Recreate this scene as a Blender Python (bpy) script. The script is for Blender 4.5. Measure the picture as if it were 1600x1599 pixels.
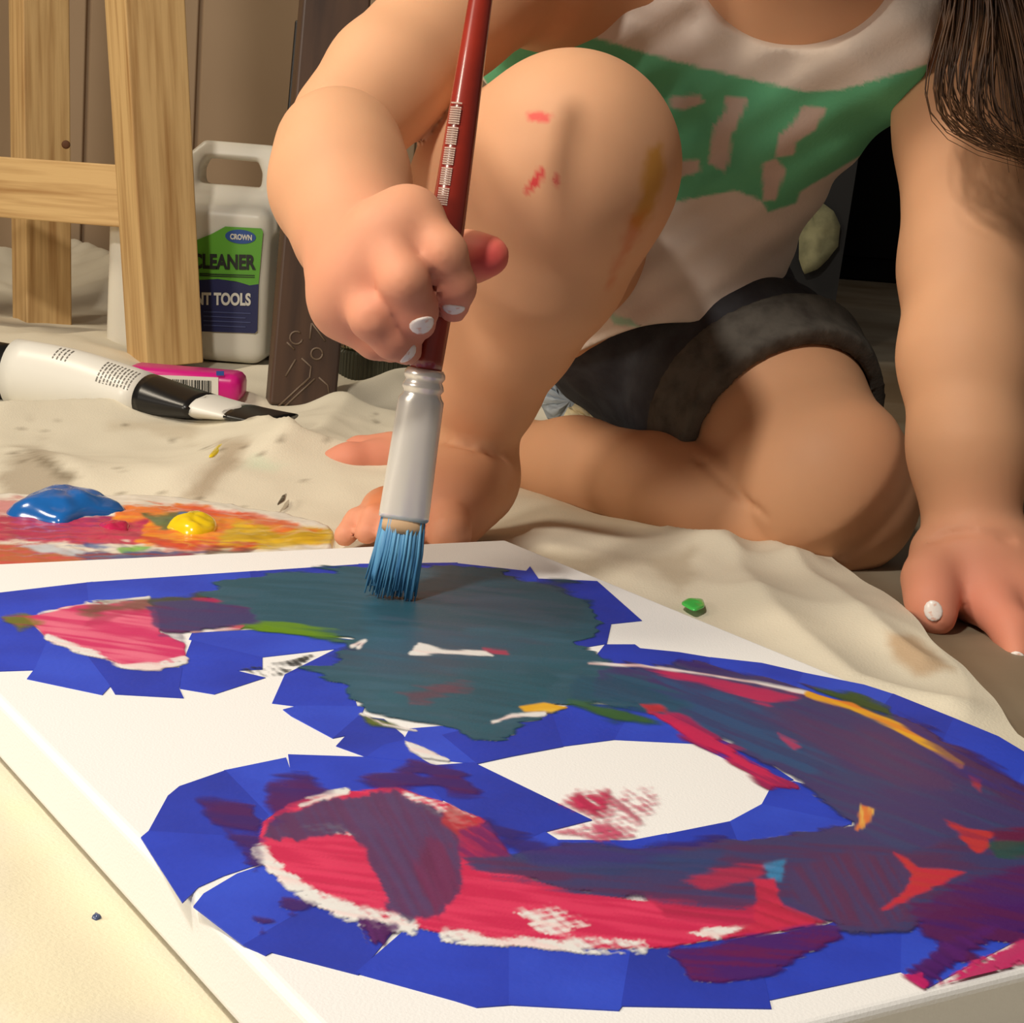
import bpy, math, random
import numpy as np
from mathutils import Vector, Matrix
from math import sin, cos, pi, atan, atan2

for o in list(bpy.data.objects): bpy.data.objects.remove(o, do_unlink=True)
SC = bpy.context.scene; COL = SC.collection
random.seed(7); rng = np.random.default_rng(7)

# ------------------------------------------------------------------ camera, light, exposure
F = 2500.0; CH = 0.18
PITCH = atan(517 / F); ROLL = atan(0.083)
FWD = np.array([0, cos(PITCH), -sin(PITCH)]); R0 = np.array([1., 0, 0]); U0 = np.cross(R0, FWD)
CR, SR = cos(ROLL), sin(ROLL)
RIGHT = R0 * CR + U0 * SR; UP = -R0 * SR + U0 * CR
CAMP = np.array([0, 0, CH])
cd = bpy.data.cameras.new('camera'); cam = bpy.data.objects.new('camera', cd); COL.objects.link(cam)
cd.sensor_width = 36; cd.sensor_fit = 'HORIZONTAL'; cd.lens = 36 * F / 1600; cd.clip_start = 0.01
cam.matrix_world = Matrix(((RIGHT[0], UP[0], -FWD[0], 0), (RIGHT[1], UP[1], -FWD[1], 0), (RIGHT[2], UP[2], -FWD[2], CH), (0, 0, 0, 1)))
SC.camera = cam

w = bpy.data.worlds.new('room_ambient'); SC.world = w; w.use_nodes = True
w.node_tree.nodes['Background'].inputs[0].default_value = (1.0, 0.90, 0.80, 1)
w.node_tree.nodes['Background'].inputs[1].default_value = 0.10

def area(name, loc, tgt, size, power, col):
    l = bpy.data.lights.new(name, 'AREA'); l.shape = 'DISK'; l.size = size; l.energy = power; l.color = col
    o = bpy.data.objects.new(name, l); COL.objects.link(o); o.location = loc
    o.rotation_euler = (Vector(tgt) - Vector(loc)).to_track_quat('-Z', 'Y').to_euler(); return o
area('work_lamp_light', (-0.35, 0.05, 1.00), (0.02, 0.7, 0.10), 0.10, 7.6, (1.0, 0.92, 0.81))
area('floor_lamp_light', (-0.80, 0.12, 0.42), (-0.05, 0.6, 0.05), 0.22, 3.4, (1.0, 0.90, 0.76))
area('back_left_fill_light', (-1.3, 0.7, 1.7), (-0.4, 1.3, 0.1), 0.5, 14.0, (1.0, 0.87, 0.68))  # unseen fill, added to light the jug and easel from the left
vs = SC.view_settings
vs.view_transform = 'Standard'; vs.look = 'None'; vs.gamma = 1.0; vs.use_curve_mapping = False; vs.exposure = 0.24

# ------------------------------------------------------------------ helpers
def ray(px, py):
    return RIGHT * ((px - 800) / F) - UP * ((py - 799.5) / F) + FWD
def P(px, py, Y):                    # point of the photographed spot at distance Y in front of the camera
    d = ray(px, py); return CAMP + d * (Y / d[1])
def G(px, py, z=0.0):                # the spot on a level surface of height z
    d = ray(px, py); return CAMP + d * ((z - CH) / d[2])
def rad(px, Y): return px * Y / F
def proj(V):
    d = V - CAMP; z = d @ FWD
    return 800 + F * (d @ RIGHT) / z, 799.5 - F * (d @ UP) / z
def lin(r, g, b):
    f = lambda c: (c / 255 / 12.92) if c / 255 <= 0.04045 else ((c / 255 + 0.055) / 1.055) ** 2.4
    return (f(r), f(g), f(b))

def mat(name, base, rough=0.6, spec=0.5, metal=0.0, attr=None, noise=None, bump=None, sss=0.0, stretch=None, emit=None, coat=0):
    """noise=(scale, colour2, lo, hi) tonal variation; bump=(scale, strength, dist); stretch scales object coordinates"""
    m = bpy.data.materials.new(name); m.use_nodes = True
    nt = m.node_tree; N = nt.nodes; L = nt.links; b = N['Principled BSDF']
    b.inputs['Base Color'].default_value = (*base, 1); b.inputs['Roughness'].default_value = rough
    b.inputs['Specular IOR Level'].default_value = spec; b.inputs['Metallic'].default_value = metal
    b.inputs['Coat Weight'].default_value = coat
    tc = N.new('ShaderNodeTexCoord'); mp = N.new('ShaderNodeMapping'); L.new(tc.outputs['Object'], mp.inputs[0])
    if stretch: mp.inputs['Scale'].default_value = stretch
    src = None
    if attr:
        a = N.new('ShaderNodeAttribute'); a.attribute_name = attr; src = a.outputs['Color']
    if noise:
        t = N.new('ShaderNodeTexNoise'); t.inputs['Scale'].default_value = noise[0]; t.inputs['Detail'].default_value = 5
        L.new(mp.outputs[0], t.inputs['Vector'])
        r = N.new('ShaderNodeMapRange'); r.inputs[1].default_value = noise[2]; r.inputs[2].default_value = noise[3]
        L.new(t.outputs[0], r.inputs[0])
        mx = N.new('ShaderNodeMix'); mx.data_type = 'RGBA'
        L.new(r.outputs[0], mx.inputs['Factor'])
        if src: L.new(src, mx.inputs['A'])
        else: mx.inputs['A'].default_value = (*base, 1)
        mx.inputs['B'].default_value = (*noise[1], 1); src = mx.outputs['Result']
    if src: L.new(src, b.inputs['Base Color'])
    if bump:
        t = N.new('ShaderNodeTexNoise'); t.inputs['Scale'].default_value = bump[0]; t.inputs['Detail'].default_value = 3
        L.new(mp.outputs[0], t.inputs['Vector'])
        bp = N.new('ShaderNodeBump'); bp.inputs['Strength'].default_value = bump[1]; bp.inputs['Distance'].default_value = bump[2]
        L.new(t.outputs[0], bp.inputs['Height']); L.new(bp.outputs[0], b.inputs['Normal'])
    if sss:
        b.inputs['Subsurface Weight'].default_value = sss; b.inputs['Subsurface Radius'].default_value = (1.0, 0.35, 0.2)
        b.inputs['Subsurface Scale'].default_value = 0.004
    return m

def thing(name, label, cat, loc=(0, 0, 0), group=None):
    o = bpy.data.objects.new(name, None); COL.objects.link(o); o.location = [float(c) for c in loc]; o.empty_display_size = 0.02
    o['label'] = label; o['category'] = cat
    if group: o['group'] = group
    return o
def obj(name, V, Fc, m, parent=None, smooth=True, color=None, M=None, label=None, alpha=None):
    """world-space vertices (or local ones with a matrix M); parents are unrotated Empties or meshes at their own origin"""
    me = bpy.data.meshes.new(name)
    V = np.asarray(V, float)
    off = np.zeros(3)
    if parent is not None:
        q = parent
        while q is not None: off = off + np.array(q.location); q = q.parent
    o = bpy.data.objects.new(name, me); COL.objects.link(o)
    if M is None:
        if parent is None:
            off = np.array([V[:, 0].mean(), V[:, 1].mean(), V[:, 2].min()]); o.location = off
        V = V - off
    if isinstance(Fc, np.ndarray) and Fc.ndim == 2 and Fc.shape[1] == 4:
        me.vertices.add(len(V)); me.vertices.foreach_set('co', V.astype(np.float32).ravel())
        me.loops.add(len(Fc) * 4); me.loops.foreach_set('vertex_index', Fc.astype(np.int32).ravel())
        me.polygons.add(len(Fc)); me.polygons.foreach_set('loop_start', np.arange(0, len(Fc) * 4, 4, dtype=np.int32))
        me.update(calc_edges=True); me.validate()
    else:
        me.from_pydata([tuple(map(float, v)) for v in V], [], [tuple(int(i) for i in f) for f in Fc])
    me.polygons.foreach_set('use_smooth', np.full(len(me.polygons), bool(smooth)))
    if color is not None:
        a = me.color_attributes.new('Col', 'FLOAT_COLOR', 'POINT')
        c = np.ones((len(V), 4), np.float32); c[:, :3] = color
        if alpha is not None: c[:, 3] = alpha
        a.data.foreach_set('color', c.ravel())
    me.materials.append(m)
    if parent is not None: o.parent = parent
    if M is not None:
        M = M.copy(); M.translation = M.translation - Vector(off); o.matrix_local = M
    if label: o['label'] = label
    return o
def tag(o, label, cat, group=None, kind=None):
    o['label'] = label; o['category'] = cat
    if group: o['group'] = group
    if kind: o['kind'] = kind
    return o
def struct(o): o['kind'] = 'structure'; return o

def box(x0, x1, y0, y1, z0, z1, bev=0.0):
    """bevelled box vertices, faces"""
    import bmesh
    bm = bmesh.new(); bmesh.ops.create_cube(bm, size=1)
    for v in bm.verts:
        v.co = Vector(((x0 + x1) / 2 + v.co.x * (x1 - x0), (y0 + y1) / 2 + v.co.y * (y1 - y0), (z0 + z1) / 2 + v.co.z * (z1 - z0)))
    if bev: bmesh.ops.bevel(bm, geom=list(bm.edges), offset=bev, segments=3, profile=0.5, affect='EDGES')
    bm.verts.ensure_lookup_table()
    V = [tuple(v.co) for v in bm.verts]; Fc = [[v.index for v in f.verts] for f in bm.faces]; bm.free()
    return np.array(V), Fc
def tube(pts, rs, n=12, cap=True, ell=None):
    """round tube along points with radii; ell=(axis vector, factor) flattens"""
    pts = np.array(pts, float); m = len(pts); rs = np.broadcast_to(rs, m)
    V = []; up = np.array([0.123, 0.2, 0.97])
    T = np.gradient(pts, axis=0); T /= np.linalg.norm(T, axis=1)[:, None] + 1e-12
    a = np.cross(T[0], up); a /= np.linalg.norm(a)
    for i in range(m):
        a = a - T[i] * (a @ T[i]); a /= np.linalg.norm(a); b = np.cross(T[i], a)
        for k in range(n):
            t = 2 * pi * k / n; V.append(pts[i] + rs[i] * (cos(t) * a + sin(t) * b))
    Fc = [[i * n + k, i * n + (k + 1) % n, (i + 1) * n + (k + 1) % n, (i + 1) * n + k] for i in range(m - 1) for k in range(n)]
    if cap: Fc += [list(range(n))[::-1], list(range((m - 1) * n, m * n))]
    return np.array(V), Fc
def lathe(prof, n=32):
    V = [(r * cos(2 * pi * k / n), r * sin(2 * pi * k / n), z) for r, z in prof for k in range(n)]
    Fc = [[i * n + k, i * n + (k + 1) % n, (i + 1) * n + (k + 1) % n, (i + 1) * n + k] for i in range(len(prof) - 1) for k in range(n)]
    Fc += [list(range(n))[::-1], list(range((len(prof) - 1) * n, len(prof) * n))]
    return np.array(V), Fc
def join(parts):
    V = []; Fc = []; o = 0
    for v, f in parts:
        V.append(np.asarray(v, float)); Fc += [[i + o for i in q] for q in f]; o += len(v)
    return np.vstack(V), Fc
def frame(origin, zdir, xdir):
    z = np.array(zdir, float); z /= np.linalg.norm(z); x = np.array(xdir, float); x -= z * (x @ z); x /= np.linalg.norm(x); y = np.cross(z, x)
    M = Matrix(((x[0], y[0], z[0], origin[0]), (x[1], y[1], z[1], origin[1]), (x[2], y[2], z[2], origin[2]), (0, 0, 0, 1))); return M
def text_mesh(s, size, bold=0.0):
    c = bpy.data.curves.new('txt', 'FONT'); c.body = s; c.size = size; c.extrude = 0.00005; c.offset = bold; c.align_x = 'LEFT'
    o = bpy.data.objects.new('txt', c); COL.objects.link(o)
    me = o.to_mesh(); V = np.array([tuple(v.co) for v in me.vertices]); Fc = [list(p.vertices) for p in me.polygons]
    o.to_mesh_clear(); bpy.data.objects.remove(o); bpy.data.curves.remove(c); return V, Fc

def vnoise(p, scale, seed=0):
    """value noise for (n,2) or (n,3) points"""
    p = np.asarray(p, float) * scale + 1000.37 + seed * 17.13
    i = np.floor(p).astype(np.int64); f = p - i; f = f * f * (3 - 2 * f); d = p.shape[1]
    out = np.zeros(len(p))
    pr = np.array([73856093, 19349663, 83492791], np.int64)[:d]
    for c in range(2 ** d):
        bits = np.array([(c >> k) & 1 for k in range(d)])
        h = ((i + bits) * pr).sum(1) + seed * 2654435761
        h = (h ^ (h >> 13)) * 1274126177; h = (h ^ (h >> 16)) & 0xFFFF
        out += (h / 65535.0) * np.prod(np.where(bits == 1, f, 1 - f), axis=1)
    return out
def fbm(p, scale, seed=0, octs=3):
    return sum(vnoise(p, scale * 2 ** k, seed + k) * 0.5 ** k for k in range(octs)) / sum(0.5 ** k for k in range(octs))
def poly_sd(x, y, poly):
    """signed distance to a polygon, negative inside"""
    poly = np.array(poly, float); d = np.full(x.shape, 1e18); ins = np.zeros(x.shape, bool)
    for (ax, ay), (bx_, by_) in zip(poly, np.roll(poly, -1, axis=0)):
        ex, ey = bx_ - ax, by_ - ay; wx, wy = x - ax, y - ay
        t = np.clip((wx * ex + wy * ey) / (ex * ex + ey * ey + 1e-9), 0, 1)
        d = np.minimum(d, (wx - ex * t) ** 2 + (wy - ey * t) ** 2)
        c = ((ay <= y) & (by_ > y)) | ((by_ <= y) & (ay > y))
        xi = ax + (y - ay) / (ey if abs(ey) > 1e-9 else 1e-9) * ex
        ins ^= c & (x < xi)
    return np.where(ins, -1, 1) * np.sqrt(d)
def line_sd(x, y, pts):
    d = np.full(x.shape, 1e18)
    for (ax, ay), (bx_, by_) in zip(pts[:-1], pts[1:]):
        ex, ey = bx_ - ax, by_ - ay; wx, wy = x - ax, y - ay
        t = np.clip((wx * ex + wy * ey) / (ex * ex + ey * ey + 1e-9), 0, 1)
        d = np.minimum(d, (wx - ex * t) ** 2 + (wy - ey * t) ** 2)
    return np.sqrt(d)
def sstep(a, b, x): t = np.clip((x - a) / (b - a), 0, 1); return t * t * (3 - 2 * t)

# ------------------------------------------------------------------ volume modelling: blended tapered limbs -> one surface
class Vol:
    def __init__(s, lo, hi, h):
        s.lo = np.array(lo, float); s.h = h; s.n = (np.ceil((np.array(hi) - s.lo) / h).astype(int) + 1)
        s.ax = [s.lo[k] + h * np.arange(s.n[k]) for k in range(3)]
    def new(s): return np.full(s.n, 0.06, np.float32)
    def region(s, lo, hi):
        i0 = np.clip(np.floor((np.array(lo) - s.lo) / s.h).astype(int), 0, s.n); i1 = np.clip(np.ceil((np.array(hi) - s.lo) / s.h).astype(int) + 1, 0, s.n)
        sl = tuple(slice(a, b) for a, b in zip(i0, i1))
        X = s.ax[0][sl[0]].astype(np.float32)[:, None, None]; Y = s.ax[1][sl[1]].astype(np.float32)[None, :, None]; Z = s.ax[2][sl[2]].astype(np.float32)[None, None, :]
        return sl, X, Y, Z
def smin(a, b, k):
    if k <= 0: return np.minimum(a, b)
    h = np.clip(0.5 + 0.5 * (b - a) / k, 0, 1); return b * (1 - h) + a * h - k * h * (1 - h)
def cone(vol, g, a, b, ra, rb, k=0.01, sub=False):
    a = np.array(a, np.float32); b = np.array(b, np.float32); r = max(ra, rb) + k + 0.012
    sl, X, Y, Z = vol.region(np.minimum(a, b) - r, np.maximum(a, b) + r)
    e = b - a; L2 = float(e @ e) + 1e-12
    t = np.clip(((X - a[0]) * e[0] + (Y - a[1]) * e[1] + (Z - a[2]) * e[2]) / L2, 0, 1)
    d = np.sqrt((X - a[0] - t * e[0]) ** 2 + (Y - a[1] - t * e[1]) ** 2 + (Z - a[2] - t * e[2]) ** 2) - (ra + (rb - ra) * t)
    g[sl] = -smin(-g[sl], d, k) if sub else smin(g[sl], d, k)
def ell(vol, g, c, r, k=0.01, M=None, sub=False):
    c = np.array(c, np.float32); r = np.array(r, np.float32); R = r.max() + k + 0.012
    sl, X, Y, Z = vol.region(c - R, c + R)
    x, y, z = X - c[0], Y - c[1], Z - c[2]
    if M is not None: x, y, z = (M[0][0] * x + M[0][1] * y + M[0][2] * z, M[1][0] * x + M[1][1] * y + M[1][2] * z, M[2][0] * x + M[2][1] * y + M[2][2] * z)
    q0 = np.sqrt((x / r[0]) ** 2 + (y / r[1]) ** 2 + (z / r[2]) ** 2); q1 = np.sqrt((x / r[0] ** 2) ** 2 + (y / r[1] ** 2) ** 2 + (z / r[2] ** 2) ** 2)
    d = q0 * (q0 - 1) / (q1 + 1e-9)
    g[sl] = -smin(-g[sl], d, k) if sub else smin(g[sl], d, k)
def chain(vol, g, pts, k=0.006):
    for (a, ra), (b, rb) in zip(pts[:-1], pts[1:]): cone(vol, g, a, b, ra, rb, k)
def nets(vol, d):
    """naive surface nets"""
    s = d < 0; n = vol.n
    cnt = np.zeros(n - 1, np.int8)
    for c in range(8):
        i, j, k = c & 1, (c >> 1) & 1, c >> 2
        cnt += s[i:n[0] - 1 + i, j:n[1] - 1 + j, k:n[2] - 1 + k]
    idx = np.argwhere((cnt > 0) & (cnt < 8)); M = len(idx)
    vid = np.full(n - 1, -1, np.int32); vid[tuple(idx.T)] = np.arange(M)
    acc = np.zeros((M, 3)); num = np.zeros(M)
    cor = [np.array([c & 1, (c >> 1) & 1, c >> 2]) for c in range(8)]
    val = [d[tuple((idx + c).T)] for c in cor]
    for a in range(8):
        for ax in range(3):
            b = a | (1 << ax)
            if b == a: continue
            va, vb = val[a], val[b]; m = (va < 0) != (vb < 0)
            t = np.where(m, va / np.where(m, va - vb, 1), 0)
            p = cor[a][None, :] + np.zeros((M, 3)); p[:, ax] += t
            acc[m] += p[m]; num[m] += 1
    V = vol.lo + vol.h * (idx + acc / num[:, None])
    Q = []
    for ax in range(3):
        o1, o2 = [(1, 2), (2, 0), (0, 1)][ax]
        sa = [slice(None)] * 3; sb = [slice(None)] * 3; sa[ax] = slice(0, -1); sb[ax] = slice(1, None)
        A = s[tuple(sa)]; B = s[tuple(sb)]; e = np.argwhere(A != B)
        e = e[(e[:, o1] > 0) & (e[:, o2] > 0) & (e[:, o1] < n[o1] - 1) & (e[:, o2] < n[o2] - 1)]
        flip = A[tuple(e.T)]
        q = []
        for (u, v) in ((1, 1), (0, 1), (0, 0), (1, 0)):
            c = e.copy(); c[:, o1] -= u; c[:, o2] -= v; q.append(vid[tuple(c.T)])
        q = np.stack(q, 1); q[~flip] = q[~flip][:, ::-1]; Q.append(q)
    return V, np.vstack(Q)
def relax(V, Q, it=2, f=0.5):
    E = np.vstack([Q[:, [0, 1]], Q[:, [1, 2]], Q[:, [2, 3]], Q[:, [3, 0]]])
    E = np.vstack([E, E[:, ::-1]])
    deg = np.bincount(E[:, 0], minlength=len(V))[:, None]
    for _ in range(it):
        A = np.stack([np.bincount(E[:, 0], weights=V[E[:, 1], c], minlength=len(V)) for c in range(3)], 1) / np.maximum(deg, 1)
        V = V + f * (A - V)
    return V
def vnormals(V, Q):
    nrm = np.cross(V[Q[:, 2]] - V[Q[:, 0]], V[Q[:, 3]] - V[Q[:, 1]]); out = np.zeros_like(V)
    for c in range(4):
        for k in range(3): out[:, k] += np.bincount(Q[:, c], weights=nrm[:, k], minlength=len(V))
    return out / (np.linalg.norm(out, axis=1)[:, None] + 1e-12)

# ------------------------------------------------------------------ materials
M_floor = mat('concrete_floor', lin(150, 138, 118), 0.55, noise=(3.5, lin(112, 92, 66), 0.4, 0.68), bump=(60, 0.2, 0.001))
M_wall = mat('painted_panelling', lin(176, 150, 122), 0.7, noise=(2.0, lin(160, 134, 106), 0.3, 0.7))
M_dark = mat('dark_room_shade', lin(26, 22, 20), 0.9, spec=0.1)  # near-black base colour stands in for the darkness of the far room
M_cloth = mat('canvas_drop_cloth', lin(205, 195, 168), 0.9, spec=0.15, attr='Col', bump=(900, 0.35, 0.0006))
M_pine = mat('pine_wood', lin(216, 180, 124), 0.62, noise=(16, lin(172, 130, 78), 0.42, 0.70), stretch=(9, 9, 0.4), bump=(40, 0.25, 0.0008))
M_skin = mat('skin', (0.6, 0.35, 0.22), 0.6, spec=0.28, attr='Col', sss=0.15, bump=(700, 0.08, 0.0004))
M_white_plastic = mat('white_plastic', lin(226, 220, 205), 0.38, sss=0.05)
M_black_plastic = mat('black_plastic', lin(20, 19, 19), 0.35)

# ------------------------------------------------------------------ the setting
V, f = box(-3.0, 3.0, -1.5, 5.0, -0.05, 0.0)
fl = struct(obj('floor', V, f, M_floor, smooth=False))
WY = 2.15
wall = struct(obj('wall_back', *box(-2.2, 0.27, WY, WY + 0.1, 0.0, 2.4), M_wall, smooth=False))
for i in range(17):                                            # vertical boards of the panelling
    x = -2.19 + i * 0.145
    V, f = box(x, x + 0.139, WY - 0.008, WY + 0.002, 0.0, 2.39, 0.002)
    obj('panel', V, f, M_wall, wall, smooth=False)
struct(obj('wall_far', *box(-0.5, 3.0, 4.9, 5.0, 0.0, 2.4), M_dark, smooth=False))
struct(obj('wall_right', *box(2.4, 2.5, 1.5, 4.9, 0.0, 2.4), M_dark, smooth=False))

# ------------------------------------------------------------------ canvas frame of reference (stretched canvas lying on the cloth)
CT = 0.021
cA = G(790, 843, CT)[:2]; cB = G(0, 880, CT)[:2]; cD = G(1600, 1160, CT)[:2]
e1 = (cB - cA) / np.linalg.norm(cB - cA)                        # along the far short edge
e2 = np.array([e1[1], -e1[0]]);
if e2 @ (cD - cA) < 0: e2 = -e2
dR = (cD - cA) / np.linalg.norm(cD - cA)
e2 = e2 + dR; e2 /= np.linalg.norm(e2); e2 = e2 + dR; e2 /= np.linalg.norm(e2)
Mst = np.linalg.inv(np.stack([e1, e2], 1))
def st(p): return Mst @ (np.asarray(p)[:2] - cA)
S1 = st(G(175, 1405, 0.0))[0]; T1 = st(G(1430, 1562, CT))[1]
def can(s, t, z): q = cA + e1 * s + e2 * t; return np.array([q[0], q[1], z])

# drop cloth ----------------------------------------------------------------
def edge_x(Y):
    pts = [(0.0, 0.30)] + sorted([tuple(G(px, py)[[1, 0]]) for px, py in ((1640, 1200), (1590, 1165), (1545, 1110), (1480, 1045), (1420, 985), (1310, 905), (1262, 862))]) + [(0.95, 0.17), (1.1, 0.09), (1.5, 0.02), (2.2, -0.05)]
    ys, xs = zip(*pts); return np.interp(Y, ys, xs)
FOLDS = [
    ([(-150, 690), (0, 683), (105, 677), (330, 676), (394, 708), (461, 744), (590, 750)], 0.015, 0.020),
    ([(395, 652), (470, 646), (560, 638), (640, 625), (720, 610)], 0.017, 0.026),
    ([(425, 752), (490, 712), (545, 655)], 0.008, 0.020),
    ([(1110, 850), (1175, 950), (1330, 1090), (1480, 1130)], 0.006, 0.016),
    ([(1040, 860), (1160, 905), (1260, 905)], 0.006, 0.013),
    ([(1200, 880), (1330, 975), (1440, 1060)], 0.005, 0.011),
    ([(-80, 470), (40, 462), (110, 440), (170, 470), (215, 490)], 0.050, 0.085),
    ([(0, 540), (90, 560), (180, 545)], 0.010, 0.06),
    ([(120, 860), (300, 770), (420, 715)], 0.004, 0.02),
    ([(-60, 740), (60, 735), (140, 775)], 0.004, 0.02),
    ([(400, 600), (520, 615), (640, 600)], 0.008, 0.03),
]
def crumple_noise(p, scale, seed):
    p = p * scale + 50.0; i0 = np.floor(p).astype(np.int64); best = np.full(len(p), 9.0); sec = np.full(len(p), 9.0)
    for dx in (-1, 0, 1):
        for dy in (-1, 0, 1):
            c = i0 + np.array([dx, dy]); h = c[:, 0] * 374761393 + c[:, 1] * 668265263 + seed * 974711
            h = (h ^ (h >> 13)) * 1274126177; a = (h & 0xFFFF) / 65535.0; b = ((h >> 16) & 0xFFFF) / 65535.0
            d = np.hypot(c[:, 0] + a - p[:, 0], c[:, 1] + b - p[:, 1]); sec = np.minimum(sec, np.maximum(best, d)); best = np.minimum(best, d)
    return best
def cloth_z(x, y):
    pp_ = np.stack([x, y], 1)
    z = 0.002 + 0.003 * fbm(pp_, 9, 3, 3)
    for sc_k, am, sd in ((5, .002, 21),):
        z = z + am * np.maximum(0, 1 - np.abs(fbm(pp_ @ np.array([[1, .3], [-.5, 1]]), sc_k, sd, 2) - .5) * 9) ** 1.5
    pw = pp_ + 0.02 * np.stack([vnoise(pp_, 14, 71), vnoise(pp_, 14, 72)], 1)
    back = sstep(.62, .80, y)
    z = z + (.007 * crumple_noise(pw @ np.array([[1, .35], [-.55, 1]]), 9, 3) + .003 * crumple_noise(pw @ np.array([[1, -.5], [.4, 1]]), 19, 8)) * (.25 + .75 * back)
    for pts, hgt, wd in FOLDS:
        g = [G(*p)[:2] for p in pts]
        d = line_sd(x, y, g)
        z = z + hgt * (0.25 * np.exp(-(d / wd) ** 2) + 0.75 * np.exp(-np.sqrt(d * d + (0.10 * wd) ** 2) / (0.75 * wd))) * (0.85 + 0.3 * vnoise(np.stack([x, y], 1), 25, 5))
    q = np.stack([x, y], 1) - cA; s, t = (Mst @ q.T)
    m = sstep(0.0, 0.03, np.maximum.reduce([-s, s - S1, -t, t - T1]))
    flat = np.ones_like(z)
    for (px, py), r in (((680, 830), 0.055), ((1000, 800), 0.05), ((1200, 840), 0.06), ((190, 850), 0.10), ((370, 570), 0.09), ((300, 580), 0.05), ((470, 640), 0.03), ((230, 640), 0.055), ((80, 625), 0.05), ((330, 662), 0.045), ((410, 652), 0.04), ((150, 635), 0.05), ((620, 650), 0.04)):
        c = G(px, py); flat *= 1 - 0.85 * np.exp(-(((x - c[0]) ** 2 + (y - c[1]) ** 2) / r ** 2) ** 2)
    return np.where(m > 0, 0.0008 + (z - 0.0008) * np.minimum(m, 1) * flat, 0.0008)
ny, nx = 470, 330
ys = 0.10 + (2.12 - 0.10) * np.linspace(0, 1, ny) ** 1.25
Yg = np.repeat(ys, nx); u = np.tile(np.linspace(0, 1, nx), ny)
xr = edge_x(Yg) + 0.004 * (vnoise(np.stack([Yg, Yg * 0], 1), 30, 2) - 0.5)
Xg = -1.25 + (xr + 1.25) * (1 - (1 - u) ** 1.5)
Zg = cloth_z(Xg, Yg)
Vc = np.stack([Xg, Yg, Zg], 1)
ii = (np.arange(ny - 1)[:, None] * nx + np.arange(nx - 1)[None, :]).ravel()
Qc = np.stack([ii, ii + 1, ii + nx + 1, ii + nx], 1)
cx, cy = proj(Vc)
col = np.tile(np.array(lin(218, 210, 190)), (len(Vc), 1))
xy = Vc[:, :2]
def stain_tint(col, poly, c, op, soft, seed, ns=60):
    d = poly_sd(cx, cy, poly) + (fbm(xy, ns, seed) - 0.5) * soft * 2.5
    a = op * sstep(soft, -soft, d); return col * (1 - a[:, None]) + np.array(c) * a[:, None]
col = col * (0.93 + 0.12 * fbm(xy, 14, 9))[:, None]
col = stain_tint(col, [(5, 720), (60, 690), (120, 740), (60, 790), (0, 780)], lin(140, 122, 100), 0.6, 16, 1)
col = stain_tint(col, [(45, 705), (75, 715), (120, 745), (105, 757), (70, 735)], lin(105, 92, 70), 0.65, 6, 2)
col = stain_tint(col, [(290, 775), (310, 745), (350, 690), (395, 690), (360, 740), (315, 780)], lin(158, 138, 112), 0.65, 9, 3)
col = stain_tint(col, [(290, 660), (330, 650), (300, 690), (170, 665)], lin(180, 165, 140), 0.5, 12, 4)
col = stain_tint(col, [(370, 735), (400, 712), (450, 725), (430, 740)], lin(205, 215, 190), 0.7, 8, 5)
col = stain_tint(col, [(1385, 985), (1425, 990), (1490, 1045), (1430, 1055), (1395, 1030)], lin(176, 140, 100), 0.7, 12, 6)
col = stain_tint(col, [(1010, 870), (1080, 860), (1090, 900), (1060, 930), (1030, 900)], lin(178, 164, 140), 0.6, 14, 7)
col = stain_tint(col, [(0, 1230), (0, 1600), (340, 1600), (160, 1400)], lin(232, 222, 178), 0.35, 40, 8)  # paler, yellower tone over the near left corner
for _ in range(26):
    px, py = random.uniform(0, 600), random.uniform(640, 800)
    col = stain_tint(col, [(px - 5, py - 2), (px + 4, py - 3), (px + 5, py + 2), (px - 3, py + 3)], lin(110, 98, 80), 0.6, 2.5, _ + 20)
cloth = obj('drop_cloth', Vc, Qc, M_cloth, color=col)
tag(cloth, 'cream canvas drop cloth with folds and paint stains spread over the floor', 'drop cloth')

def blob(name, pts, zf, h, m, parent, px=True, seed=0, ring=5, label=None):
    """a domed splash of paint with a ragged outline given as photographed ground points"""
    g = np.array([G(*p, zf)[:2] for p in pts]) if px else np.array(pts)
    k = 8; o = []
    for i in range(len(g)):
        a, b = g[i], g[(i + 1) % len(g)]
        for j in range(k): o.append(a + (b - a) * j / k)
    o = np.array(o)
    for _ in range(14 if ring == 8 else 3): o = (o + np.roll(o, 1, 0) + np.roll(o, -1, 0)) / 3
    c = o.mean(0); n = len(o); sc = np.abs(o - c).max()
    V = []; Fc = []
    for r in range(ring):
        t = 1 - r / ring
        q = c + (o - c) * t
        hh = h * (1 - t ** 2) ** .6 + 0.0002
        nn = fbm(q, 2.2 / sc, seed, 2) - 0.5
        zz = zf + hh + h * 0.9 * nn * (1 - t ** 4)
        V += [(a[0], a[1], max(b, zf + 0.0001)) for a, b in zip(q, zz)]
    V += [(c[0], c[1], zf + h)]
    V += [(a[0], a[1], zf - 0.0004) for a in o]
    for r in range(ring - 1):
        for i in range(n): Fc.append([r * n + i, r * n + (i + 1) % n, (r + 1) * n + (i + 1) % n, (r + 1) * n + i])
    b0 = ring * n + 1
    for i in range(n):
        Fc.append([(ring - 1) * n + i, (ring - 1) * n + (i + 1) % n, ring * n]); Fc.append([i, b0 + i, b0 + (i + 1) % n, (i + 1) % n])
    return obj(name, V, Fc, m, parent, label=label)
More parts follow.
